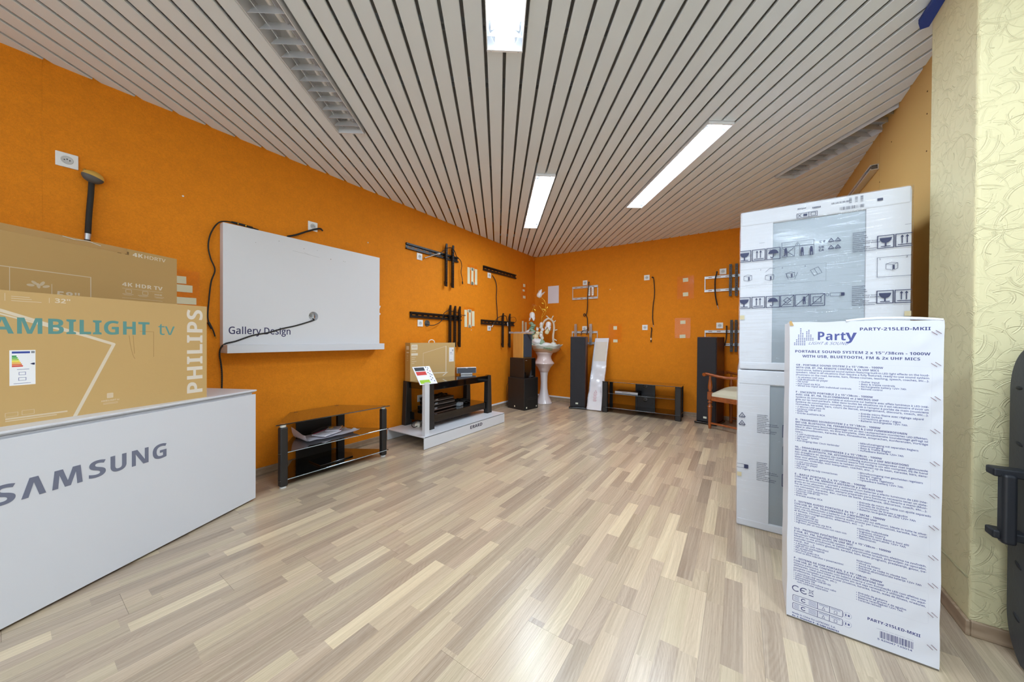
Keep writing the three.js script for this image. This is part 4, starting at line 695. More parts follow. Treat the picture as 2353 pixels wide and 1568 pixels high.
// ---------------------------------------------------------------- porcelain fountain on its pedestal
{
  const g = thing('porcelain_fountain', 'white porcelain pedestal fountain with a shell basin and flower sculpture in the corner', 'fountain', [0.39, 0, 0.34], 0.59);
  const porc = mat(0xe9dedd, 0.12, { clearcoat: 0.8, clearcoatRoughness: 0.05 }), pink = mat(0xe6cfc8, 0.15, { clearcoat: 0.8, clearcoatRoughness: 0.05 }), shell = mat(0xe4e6da, 0.2, { clearcoat: 0.6 }), peach = mat(0xdcae86, 0.25, { clearcoat: 0.5 }), green = mat(0x9cb79a, 0.35), dgreen = mat(0x4f8a55, 0.4), cream = mat(0xeee3b9, 0.3), white = mat(0xf2efee, 0.18, { clearcoat: 0.6 });
  mesh('pedestal', lathe([[0, 0], [0.138, 0], [0.142, 0.008], [0.135, 0.02], [0.118, 0.05], [0.097, 0.1], [0.075, 0.17], [0.062, 0.25], [0.058, 0.35], [0.062, 0.46], [0.07, 0.52], [0.08, 0.535]], 40), porc, g);
  mesh('vase', lathe([[0.075, 0.535], [0.085, 0.545], [0.1, 0.58], [0.115, 0.61], [0.148, 0.645], [0.174, 0.675], [0.176, 0.684], [0.165, 0.7], [0.14, 0.728], [0.124, 0.765], [0.12, 0.8], [0.136, 0.835], [0.155, 0.86], [0.15, 0.872], [0, 0.872]], 40), pink, g);
  const op = mesh('opening', new THREE.SphereGeometry(0.04, 16, 8, 0, Math.PI * 2, 0, Math.PI / 2), mat(0x241a1c, 0.5), g, [0.035, 0.692, 0.135]); op.scale.set(1, 0.7, 0.45);
  // shell basin with a wavy rim
  const N = 48, R = 9, pos = [], idx = [], col = [];
  for (let i = 0; i <= R; i++) for (let j = 0; j <= N; j++) {
    const t = j / N * Math.PI * 2, f = i / R, lobe = 1 + 0.045 * Math.sin(t * 9) * f;
    const prof = i <= 6 ? [0.12 + (0.255 - 0.12) * Math.pow(f / 0.667, 0.75), 0.868 + 0.135 * Math.pow(f / 0.667, 1.25)] : [0.255 - (f - 0.667) * 0.3, 1.003 - (f - 0.667) * 0.12];
    pos.push(0.035 + prof[0] * lobe * Math.cos(t) * 1.08, prof[1] + 0.012 * Math.sin(t * 9 + 1) * f, prof[0] * lobe * Math.sin(t) * 0.9);
  }
  for (let i = 0; i < R; i++) for (let j = 0; j < N; j++) { const a = i * (N + 1) + j; idx.push(a, a + N + 1, a + 1, a + 1, a + N + 1, a + N + 2); }
  const bg = new THREE.BufferGeometry(); bg.setAttribute('position', new THREE.BufferAttribute(new Float32Array(pos), 3)); bg.setAttribute('uv', new THREE.BufferAttribute(new Float32Array(pos.length / 3 * 2), 2)); bg.setIndex(idx); bg.computeVertexNormals();
  shell.side = THREE.DoubleSide; const bs = mesh('basin', bg, shell, g);
  mesh('basin_foot', lathe([[0.13, 0.866], [0.16, 0.868], [0.2, 0.895], [0.235, 0.93], [0.238, 0.936], [0.22, 0.925], [0.13, 0.88]], 36), peach, bs, [0.035, -0.004, 0]).scale.set(1.05, 1, 0.88);
  for (let i = 0; i < 16; i++) { const l = mesh('leaf_relief', new THREE.SphereGeometry(0.011, 8, 6), dgreen, bs, [-0.02 + (i % 8) * 0.018 + rr(-0.005, 0.005), 0.948 - Math.floor(i / 8) * 0.022 - (i % 8) * 0.002, 0.2 - Math.abs((i % 8) - 3) * 0.002]); l.scale.set(1.2, 0.5, 0.5); l.rotation.z = rr(-1, 1); }
  mesh('water_tray', cyl(0.2, 0.2, 0.006, 36), white, bs, [0.035, 0.962, 0]).scale.set(1, 1, 0.85);
  // figure group and rocks
  const lump = (x, y, z, r, m, n, sx = 1, sy = 1, sz = 1) => { const s = new THREE.SphereGeometry(r, 16, 12), p = s.attributes.position; for (let i = 0; i < p.count; i++) { const a = p.getX(i), b = p.getY(i), c = p.getZ(i), k = 0.88 + 0.3 * noise(a / r * 2 + x * 40, b / r * 2 + c / r * 2 + 7); p.setXYZ(i, a * k * sx, b * k * sy, c * k * sz); } s.computeVertexNormals(); return mesh(n, s, m, g, [x, y, z]); };
  lump(-0.13, 1.045, 0.03, 0.075, white, 'figure_body', 1.3, 0.8, 1); lump(-0.15, 1.13, 0.03, 0.05, cream, 'figure_shoulder'); lump(-0.12, 1.19, 0.03, 0.035, cream, 'figure_head'); lump(-0.05, 1.03, 0.05, 0.055, green, 'moss_rock'); lump(0.03, 1.0, 0.07, 0.06, white, 'rock', 1.5, 0.6, 1); lump(0.15, 1.0, 0.05, 0.055, shell, 'rock', 1, 0.8, 1); lump(-0.205, 1.02, 0.0, 0.06, green, 'moss_rock');
  for (let i = 0; i < 9; i++) lump(-0.205 + 0.018 * Math.sin(i * 2.1), 1.08 + i * 0.035, -0.02 + 0.015 * Math.cos(i * 1.7), 0.044 - 0.001 * i, i % 3 ? green : mat(0x7fa184, 0.4), 'foliage', 1.2, 0.7, 1.1);
  const branch = (pts, r, m, n, k = 8) => mesh(n, tube(pts, r, pts.length * 6, k), m, g);
  branch([[-0.04, 1.0, 0], [-0.035, 1.12, 0.005], [-0.045, 1.24, 0], [-0.03, 1.34, 0], [0.01, 1.41, 0], [0.07, 1.44, 0], [0.12, 1.42, 0], [0.155, 1.37, 0], [0.165, 1.26, 0], [0.15, 1.14, 0.005], [0.16, 1.0, 0]], 0.019, mat(0xdfc9ad, 0.3, { clearcoat: 0.5 }), 'arch');
  for (const [x, y, dx, dy] of [[0.17, 1.24, 0.05, 0.015], [0.16, 1.1, 0.05, -0.03], [0.16, 1.37, 0.03, 0.04], [-0.05, 1.22, -0.05, -0.02], [-0.04, 1.3, -0.03, 0.05], [0.08, 1.44, -0.05, 0.05], [0.12, 1.43, 0.03, 0.06]]) branch([[x, y, 0], [x + dx * 0.6, y + dy * 0.7, 0.01], [x + dx, y + dy, 0.015]], 0.009, shell, 'twig', 6);
  for (let i = 0; i < 7; i++) lump(-0.05 + 0.012 * Math.sin(i * 2), 1.06 + i * 0.048, 0.02, 0.028, i % 2 ? shell : white, 'bark_knot', 1, 1.2, 1);
  // porcelain tulips
  white.side = THREE.DoubleSide;
  const tulip = (x, y, z, sc, tilt, m = white) => {
    const t = new THREE.Group(); t.name = 'tulip'; t.position.set(x, y, z); t.rotation.z = tilt; t.scale.setScalar(sc); g.add(t);
    const prof = lathe([[0.004, 0.062], [0.03, 0.056], [0.046, 0.03], [0.048, 0], [0.042, -0.03], [0.045, -0.045], [0.056, -0.062]], 30), p = prof.attributes.position;
    for (let i = 0; i < p.count; i++) { const y0 = p.getY(i), a = Math.atan2(p.getZ(i), p.getX(i)), k = Math.max(0, (0.02 - y0) / 0.08); const w = Math.cos(a * 5) * 0.018 * k * k; p.setY(i, y0 - w * 1.5); const s2 = 1 + 0.22 * k * k * Math.max(0, Math.cos(a * 5)); p.setX(i, p.getX(i) * s2); p.setZ(i, p.getZ(i) * s2); }
    prof.computeVertexNormals(); mesh('petals', prof, m, t); mesh('calyx', new THREE.SphereGeometry(0.016, 10, 8), M.gold, t, [0, 0.06, 0]); return t;
  };
  tulip(-0.085, 1.85, 0.02, 0.95, 2.6); tulip(-0.21, 1.49, 0.02, 1.0, 0.05); tulip(0.065, 1.33, 0.03, 1.0, -0.1); tulip(0.045, 1.22, 0.035, 0.75, 2.7, cream); tulip(-0.29, 1.21, 0.0, 0.6, 2.2); tulip(-0.12, 1.26, 0.0, 0.45, 3.0);
  branch([[-0.055, 1.8, 0.02], [-0.01, 1.755, 0.02], [0.015, 1.7, 0.02], [0.012, 1.61, 0.02], [-0.03, 1.53, 0.02], [-0.048, 1.46, 0.02], [-0.048, 1.36, 0.01]], 0.006, M.gold, 'gold_stem', 6);
  branch([[-0.21, 1.55, 0.02], [-0.2, 1.6, 0.02], [-0.175, 1.64, 0.02], [-0.19, 1.66, 0.02]], 0.005, M.gold, 'gold_stem', 6); branch([[0.01, 1.6, 0.02], [-0.02, 1.56, 0.03], [-0.05, 1.6, 0.03], [-0.09, 1.66, 0.02]], 0.004, M.gold, 'gold_stem', 6); branch([[-0.045, 1.46, 0.02], [0.0, 1.52, 0.03], [0.03, 1.58, 0.03]], 0.0045, M.gold, 'gold_stem', 6); branch([[0.07, 1.39, 0.03], [0.075, 1.42, 0.02], [0.09, 1.45, 0.0]], 0.004, M.gold, 'gold_stem', 6); branch([[0.12, 1.42, 0], [0.13, 1.47, 0.01]], 0.005, M.gold, 'gold_stem', 6);
  const leaf = new THREE.SphereGeometry(0.022, 10, 8);
  for (const [x, y, r] of [[-0.165, 1.585, 0.7], [0.045, 1.625, -0.3], [-0.02, 1.6, 1.4], [0.01, 1.585, 0.3], [-0.03, 1.7, 1]]) { const l = mesh('gold_leaf', leaf, M.gold, g, [x, y, 0.025]); l.scale.set(0.5, 1.1, 0.25); l.rotation.z = r; }
  const glass = mat(0xffffff, 0.05, { transmission: 1, thickness: 0, ior: 1.5 }); const cap = mesh('glass_petals', lathe([[0.005, 0.03], [0.03, 0.02], [0.055, -0.005], [0.07, -0.03]], 20), glass, g, [-0.2, 1.67, 0.02]); cap.rotation.z = 0.2; glass.side = THREE.DoubleSide;
}

// ---------------------------------------------------------------- slim floor speakers on the back wall
function towerSpeaker(label, x, z, th) {
  const g = thing('tower_speaker', label, 'speaker', [x, 0, z], th, 'slim floor speakers'), w = 0.238, h = 1.105, d = 0.29;
  const veneer = dataTex(64, 256, (a, b) => { const n = noise(a / 2.5, b / 60) * 18; return [66 + n, 34 + n * 0.6, 30 + n * 0.5]; });
  cbox('plinth', -0.015, w + 0.015, 0.004, 0.03, -d - 0.01, 0.035, M.blackGloss, g, 0.006);
  for (const [a, b] of [[0.01, 0], [w - 0.01, 0], [0.01, -d + 0.02], [w - 0.01, -d + 0.02]]) mesh('spike', cyl(0.01, 0.007, 0.006, 10), M.black, g, [a, 0.003, b]);
  mesh('cabinet', rbox(w, h, d, 0.006), mat(0xffffff, 0.35, { map: veneer }), g, [w / 2, 0.03 + h / 2, -d / 2]);
  mesh('grille', rbox(w - 0.012, h - 0.015, 0.018, 0.007, 2), mat(0x2f2e31, 0.92, { bumpMap: fineBump, bumpScale: 0.001 }), g, [w / 2, 0.03 + h / 2 - 0.004, 0.007]);
  cbox('badge', w / 2 - 0.03, w / 2 + 0.01, 0.075, 0.1, 0.016, 0.0175, mat(0xd8dbc8, 0.4), g, 0.0005);
  mesh('top_cap', (() => { const e = extrude(shape([[-0.035, 0], [0.035, 0], [0.026, 0.016], [-0.026, 0.016]]), 0.002); e.rotateX(Math.PI / 2); return e; })(), mat(0xd8cfc0, 0.4), g, [w / 2 + 0.01, 1.1365, -0.005]);
}
towerSpeaker('slim dark floor speaker between the fountain and the foam bag', 0.94, 0.49, 0.25);
towerSpeaker('slim dark floor speaker behind the armchair', 2.697, 0.375, -0.25);
{ // foam bag leaning on the wall
  const tex = canvasTex(256, 1280, (c, w, h) => {
    c.fillStyle = '#e8e4e6'; c.fillRect(0, 0, w, h); c.fillStyle = '#e2d5c6'; c.fillRect(24, 70, w - 40, h * 0.28); c.fillStyle = '#cfd0d6'; c.fillRect(0, 0, 20, h);
    c.strokeStyle = '#c77c84'; c.lineWidth = 5; c.beginPath(); c.moveTo(128, h - 330); c.lineTo(104, h - 290); c.lineTo(152, h - 290); c.closePath(); c.stroke(); c.fillStyle = '#d09aa0'; for (let i = 0; i < 8; i++) c.fillRect(92 + (i % 3) * 6, h - 272 + i * 17, 70 - (i % 3) * 12, 7);
  });
  const g = thing('foam_bag', 'tall white plastic bag of foam leaning between speaker and glass bench', 'packing bag', [1.208, 0, 0.47]);
  const geo = new THREE.BoxGeometry(0.226, 1.175, 0.03, 8, 40, 1), p = geo.attributes.position;
  for (let i = 0; i < p.count; i++) { const x = p.getX(i), y = p.getY(i); const lo = y < 0.12 ? 1 : 0.3; p.setZ(i, p.getZ(i) + lo * (0.018 * (noise(x * 18 + 3, y * 13) - 0.5) + 0.01 * (noise(x * 45, y * 34) - 0.5)) * (Math.abs(y) < 0.57 ? 1 : 0)); p.setX(i, x + 0.006 * (noise(y * 14, 2) - 0.5)); }
  geo.computeVertexNormals(); geo.translate(0.113, 1.175 / 2, -0.016);
  const b = mesh('bag', geo, mat(0xffffff, 0.22, { map: tex, clearcoat: 0.5, clearcoatRoughness: 0.15 }), g, [0, 0.012, 0]); b.rotation.set(-0.36, 0, 0.02);
  const st = mesh('inner_strip', box(0.008, 1.12, 0.01), mat(0x6a4a3a, 0.6), g, [-0.006, 0.02, 0]); st.geometry.translate(0, 0.56, -0.02); st.rotation.set(-0.36, 0, 0.02);
}

// ---------------------------------------------------------------- glass media bench on the back wall
{
  const g = thing('media_bench', 'wide low black glass media bench under the hanging cables', 'media stand', [1.985, 0, 0.29]);
  mesh('glass_top', rbox(1.08, 0.008, 0.36, 0.003), M.blackGlass, g, [0, 0.463, 0]); const ms = mesh('middle_shelf', rbox(0.98, 0.006, 0.27, 0.002), M.blackGlass, g, [0, 0.282, -0.015]); const bs = mesh('bottom_shelf', rbox(1.06, 0.008, 0.36, 0.003), M.blackGlass, g, [0, 0.08, 0]);
  for (const [s, y] of [[ms, 0.136], [bs, 0.18]]) mesh('polished_edge', tube([[-0.48, 0, y], [0.48, 0, y]], 0.0022, 3, 6), mat(0x6a6f70, 0.15), s);
  for (const s of [-1, 1]) { const l = mesh('leg', rbox(0.075, 0.459, 0.07, 0.01, 2), M.blackGrain, g, [s * 0.5, 0.2295, 0.135]); mesh('rear_leg', rbox(0.05, 0.459, 0.03, 0.006), M.black, g, [s * 0.5, 0.2295, -0.15]); }
  cbox('cable_column', -0.12, 0.15, 0.02, 0.459, -0.17, -0.135, mat(0x141416, 0.3), g, 0.004); cbox('column_trim', -0.125, -0.095, 0.02, 0.459, -0.135, -0.128, M.blackSatin, g, 0.002); cbox('column_trim', 0.125, 0.155, 0.02, 0.459, -0.135, -0.128, M.blackSatin, g, 0.002);
  for (const y of [0.2, 0.4]) { const o = mesh('cable_port', lathe([[0.012, 0.003], [0.03, 0.004], [0.033, 0]], 22), M.blackGloss, g, [0.015, y, -0.135]); o.rotation.x = Math.PI / 2; }
}
{
  const g = thing('disc_player', 'flat silver disc player on the middle shelf of the glass bench', 'player', [1.78, 0.2855, 0.28]);
  mesh('case', rbox(0.33, 0.034, 0.2, 0.003), M.black, g, [0, 0.02, -0.01]); cbox('front_panel', -0.165, 0.165, 0.003, 0.037, 0.09, 0.094, M.silver, g, 0.001); cbox('tray_slot', -0.06, 0.06, 0.018, 0.022, 0.094, 0.0945, M.darkSlot, g);
}

// ---------------------------------------------------------------- wooden armchair
{
  const g = thing('armchair', 'polished reddish wooden armchair with a cream seat in front of the speaker', 'armchair', [2.866, 0, 0.615], -0.439);
  const grain = dataTex(64, 256, (a, b) => { const n = noise(a / 3, b / 50) * 40; return [138 + n, 70 + n * 0.6, 26 + n * 0.3]; });
  const wood = mat(0xffffff, 0.22, { map: grain, clearcoat: 0.5, clearcoatRoughness: 0.1 }), cream = mat(0xdcd8bd, 0.85, { bumpMap: fineBump, bumpScale: 0.0008 });
  const legProf = [[0, 0], [0.015, 0], [0.017, 0.03], [0.021, 0.034], [0.019, 0.04], [0.018, 0.06], [0.024, 0.26], [0.03, 0.268], [0.03, 0.274], [0.018, 0.284], [0.022, 0.295], [0.012, 0.305], [0.026, 0.322], [0.026, 0.33], [0.014, 0.345], [0.02, 0.355]];
  const W = 0.5, D = 0.47;
  for (const z of [0, -W]) {
    const l = mesh('front_leg', lathe(legProf, 20), wood, g, [0, 0, z]); mesh('leg_block', rbox(0.046, 0.1, 0.046, 0.004), wood, l, [0, 0.405, 0]);
    mesh('arm_post', lathe([[0.012, 0.455], [0.02, 0.465], [0.017, 0.475], [0.024, 0.49], [0.025, 0.52], [0.018, 0.58], [0.012, 0.62], [0.014, 0.65]], 18), wood, g, [0, 0, z]);
    mesh('arm_rest', tube([[-0.068, 0.668, z], [-0.05, 0.672, z], [0.0, 0.665, z], [0.1, 0.652, z], [0.2, 0.645, z], [0.31, 0.655, z], [0.4, 0.685, z], [D, 0.73, z]], 0.017, 60, 10), wood, g);
    const sc = mesh('arm_scroll', cyl(0.022, 0.022, 0.044, 18), wood, g, [-0.066, 0.662, z]); sc.rotation.x = Math.PI / 2;
    mesh('back_leg', tube([[D + 0.06, 0, z], [D + 0.01, 0.2, z], [D, 0.42, z], [D + 0.02, 0.65, z], [D + 0.07, 0.95, z]], 0.02, 40, 10), wood, g);
    cbox('side_rail', 0.02, D - 0.01, 0.345, 0.402, z - 0.014, z + 0.014, wood, g, 0.004); cbox('stretcher', 0.012, D + 0.03, 0.058, 0.08, z - 0.01, z + 0.01, wood, g, 0.004);
  }
  cbox('front_rail', -0.014, 0.014, 0.345, 0.402, -W + 0.02, -0.02, wood, g, 0.004); cbox('back_rail', D - 0.014, D + 0.014, 0.345, 0.402, -W + 0.02, -0.02, wood, g, 0.004);
  const sub = new THREE.BoxGeometry(D - 0.012, 0.06, W + 0.006, 14, 4, 14), q = sub.attributes.position;
  for (let i = 0; i < q.count; i++) { const u = q.getX(i) / (D / 2), v = q.getZ(i) / (W / 2), t = (q.getY(i) + 0.03) / 0.06; q.setY(i, 0.402 + t * (0.035 + 0.085 * (1 - u * u * u * u) * (1 - v * v) * 1.0)); const pinch = 1 - 0.02 * t * t; q.setX(i, q.getX(i) * pinch); q.setZ(i, q.getZ(i) * pinch); }
  sub.computeVertexNormals(); mesh('seat_cushion', sub, cream, g, [D / 2, 0, -W / 2]);
  cbox('top_rail', D + 0.045, D + 0.08, 0.87, 0.96, -W - 0.02, 0.02, wood, g, 0.01); cbox('back_slat', D + 0.01, D + 0.035, 0.6, 0.66, -W, 0, wood, g, 0.006);
}

// ---------------------------------------------------------------- shrink-wrapped appliance cartons
const wrinkle = canvasTex(512, 512, (c, w, h) => {
  c.fillStyle = '#808080'; c.fillRect(0, 0, w, h); let s2 = 5; const q = () => { s2 = (s2 * 1664525 + 1013904223) >>> 0; return s2 / 4294967296; };
  for (let i = 0; i < 170; i++) { const x = q() * w, y = q() * h, l = 40 + q() * 200, b = Math.floor(90 + q() * 110); c.strokeStyle = 'rgba(' + b + ',' + b + ',' + b + ',0.35)'; c.lineWidth = 1 + q() * 5; for (const dx of [-w, 0, w]) { c.beginPath(); c.moveTo(x + dx, y); c.quadraticCurveTo(x + dx + l / 2, y - 4 + q() * 8, x + dx + l, y - 10 * q()); c.stroke(); } }
}, false); wrinkle.wrapS = wrinkle.wrapT = THREE.RepeatWrapping;
const PW = 0.685, PH = 0.924, PK = 2000; // pixels per metre of the print
function pictoBox(c, x, y, w, h, lw = 5) { c.lineWidth = lw; c.strokeRect(x, y, w, h); }
const K = (v) => v * PK;
function glassIcon(c, x, y, w, h) { pictoBox(c, x, y, w, h, 7); c.beginPath(); c.moveTo(x + w * 0.12, y + h * 0.18); c.lineTo(x + w * 0.88, y + h * 0.18); c.quadraticCurveTo(x + w * 0.84, y + h * 0.58, x + w * 0.5, y + h * 0.6); c.quadraticCurveTo(x + w * 0.16, y + h * 0.58, x + w * 0.12, y + h * 0.18); c.fill(); c.fillRect(x + w * 0.45, y + h * 0.58, w * 0.1, h * 0.28); c.fillRect(x + w * 0.2, y + h * 0.84, w * 0.6, h * 0.06); }
function upIcon(c, x, y, w, h) { pictoBox(c, x, y, w, h, 7); for (const s of [0.36, 0.64]) { c.fillRect(x + w * s - w * 0.03, y + h * 0.2, w * 0.06, h * 0.56); c.beginPath(); c.moveTo(x + w * s, y + h * 0.08); c.lineTo(x + w * (s + 0.1), y + h * 0.26); c.lineTo(x + w * (s - 0.1), y + h * 0.26); c.fill(); } c.fillRect(x + w * 0.12, y + h * 0.82, w * 0.76, h * 0.06); }
function umbrellaIcon(c, x, y, w, h) { pictoBox(c, x, y, w, h, 7); c.beginPath(); c.arc(x + w * 0.5, y + h * 0.5, w * 0.38, Math.PI, 0); c.fill(); c.lineWidth = 8; c.beginPath(); c.moveTo(x + w * 0.5, y + h * 0.4); c.lineTo(x + w * 0.5, y + h * 0.76); c.arc(x + w * 0.4, y + h * 0.76, w * 0.1, 0, Math.PI); c.stroke(); c.fillRect(x + w * 0.15, y + h * 0.14, 5, 14); c.fillRect(x + w * 0.25, y + h * 0.1, 5, 14); }
function cubeIcon(c, x, y, s) { c.lineWidth = 3; c.beginPath(); c.moveTo(x, y + s * 0.25); c.lineTo(x + s * 0.45, y + s * 0.1); c.lineTo(x + s * 0.95, y + s * 0.2); c.lineTo(x + s * 0.95, y + s * 0.85); c.lineTo(x + s * 0.55, y + s); c.lineTo(x, y + s * 0.85); c.closePath(); c.moveTo(x, y + s * 0.25); c.lineTo(x + s * 0.55, y + s * 0.36); c.lineTo(x + s * 0.95, y + s * 0.2); c.moveTo(x + s * 0.55, y + s * 0.36); c.lineTo(x + s * 0.55, y + s); c.stroke(); c.fillRect(x + s * 0.58, y + s * 0.4, s * 0.12, s * 0.5); }
function triangleIcon(c, x, y, s, name, kind) { c.lineWidth = 6; c.beginPath(); c.moveTo(x + s / 2, y); c.lineTo(x + s, y + s * 0.75); c.lineTo(x, y + s * 0.75); c.closePath(); c.stroke(); txt(c, kind, x + s * 0.5, y + s * 0.62, s * 0.3, { bold: 1, center: 1, color: c.fillStyle }); txt(c, name, x + s * 0.02, y + s * 1.02, s * 0.26, { bold: 1, w: s * 0.96, color: c.fillStyle }); }
function words(c, x, y, step) { ['Lavastoviglie', 'Dishwasher', 'Lave-vaisselle', 'Geschirrspüler', 'Lavavajillas', 'Maquina de lavar loucas', 'Посудомоечная машина', 'Zmywarka', 'Bulasik makinesi', 'Посудомийна машина', 'Ыдыс жуу машинасы'].forEach((s, i) => txt(c, s, x, y + i * step, 17, { color: c.fillStyle })); }
function person(c, x, y, s) { c.beginPath(); c.arc(x, y, s * 0.12, 0, 7); c.fill(); c.fillRect(x - s * 0.14, y + s * 0.12, s * 0.28, s * 0.42); c.fillRect(x - s * 0.13, y + s * 0.5, s * 0.1, s * 0.45); c.fillRect(x + s * 0.05, y + s * 0.5, s * 0.1, s * 0.45); }
function drawUpper(c) { // x from the left edge, y down from the top, both in metres times PK
  const Y = (y) => (1.849 - y) * PK; c.strokeStyle = '#fff'; c.fillStyle = '#fff';
  for (const y of [1.618, 1.345]) { glassIcon(c, K(-0.01), Y(y), K(0.06), K(0.063)); upIcon(c, K(0.058), Y(y), K(0.06), K(0.063)); umbrellaIcon(c, K(0.125), Y(y), K(0.06), K(0.063)); glassIcon(c, K(0.568), Y(y - 0.001), K(0.056), K(0.061)); upIcon(c, K(0.63), Y(y - 0.001), K(0.06), K(0.061)); words(c, K(0.478), Y(y + 0.026), 19); }
  // unpacking row
  c.globalAlpha = 0.5; pictoBox(c, K(-0.01), Y(1.508), K(0.388), K(0.094), 2); c.globalAlpha = 1; cubeIcon(c, K(0.018), Y(1.48), K(0.04)); cubeIcon(c, K(0.12), Y(1.475), K(0.04)); c.lineWidth = 3; c.beginPath(); c.moveTo(K(0.12), Y(1.485)); c.lineTo(K(0.14), Y(1.505)); c.lineTo(K(0.165), Y(1.5)); c.stroke();
  cubeIcon(c, K(0.215), Y(1.478), K(0.036)); c.beginPath(); c.moveTo(K(0.21), Y(1.47)); c.lineTo(K(0.222), Y(1.435)); c.moveTo(K(0.262), Y(1.47)); c.lineTo(K(0.25), Y(1.435)); c.stroke(); c.save(); c.translate(K(0.315), Y(1.475)); c.rotate(-0.45); c.strokeRect(0, 0, K(0.035), K(0.035)); c.beginPath(); c.moveTo(K(0.017), 0); c.lineTo(K(0.017), K(0.035)); c.stroke(); c.restore();
  for (const [s, x] of [['2', 0.095], ['3', 0.193], ['4', 0.29]]) txt(c, s, K(x), Y(1.497), 20, { color: '#fff' });
  pictoBox(c, K(0.568), Y(1.51), K(0.122), K(0.097), 3); cubeIcon(c, K(0.598), Y(1.486), K(0.042)); txt(c, '1', K(0.574), Y(1.497), 24, { color: '#fff' }); txt(c, '2', K(0.665), Y(1.5), 24, { color: '#fff' });
  // two people lift
  c.lineWidth = 3; c.strokeRect(K(0.192), Y(1.64), K(0.136), K(0.026)); c.beginPath(); c.moveTo(K(0.26), Y(1.636)); c.lineTo(K(0.27), Y(1.617)); c.lineTo(K(0.25), Y(1.617)); c.closePath(); c.stroke(); txt(c, '!', K(0.258), Y(1.619), 26, { bold: 1, color: '#fff' });
  c.strokeRect(K(0.192), Y(1.612), K(0.056), K(0.053)); c.strokeRect(K(0.27), Y(1.612), K(0.058), K(0.053)); person(c, K(0.21), Y(1.604), K(0.045)); c.beginPath(); c.lineWidth = 5; c.moveTo(K(0.196), Y(1.608)); c.lineTo(K(0.245), Y(1.562)); c.moveTo(K(0.245), Y(1.608)); c.lineTo(K(0.196), Y(1.562)); c.stroke(); person(c, K(0.28), Y(1.6), K(0.042)); person(c, K(0.318), Y(1.6), K(0.045));
  txt(c, 'C E', K(0.35), Y(1.617), 34, { bold: 1, color: '#fff' }); txt(c, 'UK', K(0.347), Y(1.588), 34, { bold: 1, color: '#fff' }); txt(c, 'CA', K(0.347), Y(1.572), 34, { bold: 1, color: '#fff' });
  triangleIcon(c, K(0.386), Y(1.634), K(0.021), 'LDPE', '4'); triangleIcon(c, K(0.412), Y(1.634), K(0.021), 'LDPE', '4'); triangleIcon(c, K(0.386), Y(1.597), K(0.021), 'LDPE', '4'); triangleIcon(c, K(0.412), Y(1.597), K(0.021), 'PE-LD', '04');
  for (let i = 0; i < 3; i++) { const x = K(0.19 + i * 0.063), y = Y(1.346), w = K(0.058), h = K(0.063); pictoBox(c, x, y, w, h, 6); c.lineWidth = 5; c.beginPath(); c.moveTo(x, y + h); c.lineTo(x + w, y); c.stroke(); if (i === 0) { c.save(); c.translate(x + w / 2, y + h * 0.45); c.rotate(0.8); c.strokeRect(-w * 0.2, -w * 0.2, w * 0.4, w * 0.4); c.restore(); c.fillRect(x + w * 0.2, y + h * 0.78, w * 0.6, 6); } else if (i === 1) person(c, x + w * 0.65, y + h * 0.25, K(0.04)); else { c.strokeRect(x + w * 0.2, y + h * 0.25, w * 0.55, h * 0.45); c.fillRect(x + w * 0.1, y + h * 0.8, w * 0.8, 6); } }
  c.lineWidth = 3; rrect(c, K(0.395), Y(1.346), K(0.055), K(0.016), 6); c.stroke(); c.fillRect(K(0.437), Y(1.346), K(0.013), K(0.016)); c.beginPath(); c.arc(K(0.384), Y(1.338), 12, 0, 7); c.stroke();
  // label on the top
  txt(c, 'Whirlpool', K(0.258), Y(1.812), 22, { color: '#fff', w: K(0.036) }); txt(c, '160954', K(0.318), Y(1.806), 24, { bold: 1, color: '#fff', w: K(0.036) }); txt(c, 'UX UX SI 00 BB', K(0.395), Y(1.812), 22, { color: '#fff', w: K(0.07) }); pictoBox(c, K(0.256), Y(1.79), K(0.084), K(0.025), 4); c.fillRect(K(0.305), Y(1.79), 4, K(0.025)); c.lineWidth = 4; c.beginPath(); c.moveTo(K(0.26), Y(1.787)); c.lineTo(K(0.275), Y(1.769)); c.moveTo(K(0.275), Y(1.787)); c.lineTo(K(0.26), Y(1.769)); c.stroke(); c.fillRect(K(0.283), Y(1.784), K(0.016), K(0.012)); c.strokeRect(K(0.315), Y(1.786), K(0.018), K(0.016));
  let s2 = 21; const q = () => { s2 = (s2 * 1664525 + 1013904223) >>> 0; return s2 / 4294967296; };
  for (let i = 0; i < 22; i++) { c.globalAlpha = 0.5 + 0.5 * q(); c.fillRect(K(0.428 + i * 0.0042), Y(1.79), 1 + q() * 5, K(0.016)); } for (const x of [0.463, 0.485, 0.505]) for (let i = 0; i < 11; i++) { c.globalAlpha = 0.4 + 0.5 * q(); c.fillRect(K(x), Y(1.832 - i * 0.0028), K(0.01), 1 + q() * 4); } c.globalAlpha = 0.85; c.fillRect(K(0.565), Y(1.806), K(0.02), K(0.013)); c.globalAlpha = 1; c.fillRect(K(0.66), Y(1.66), K(0.02), 2); c.fillRect(K(0.09), Y(1.655), K(0.025), 2);
}
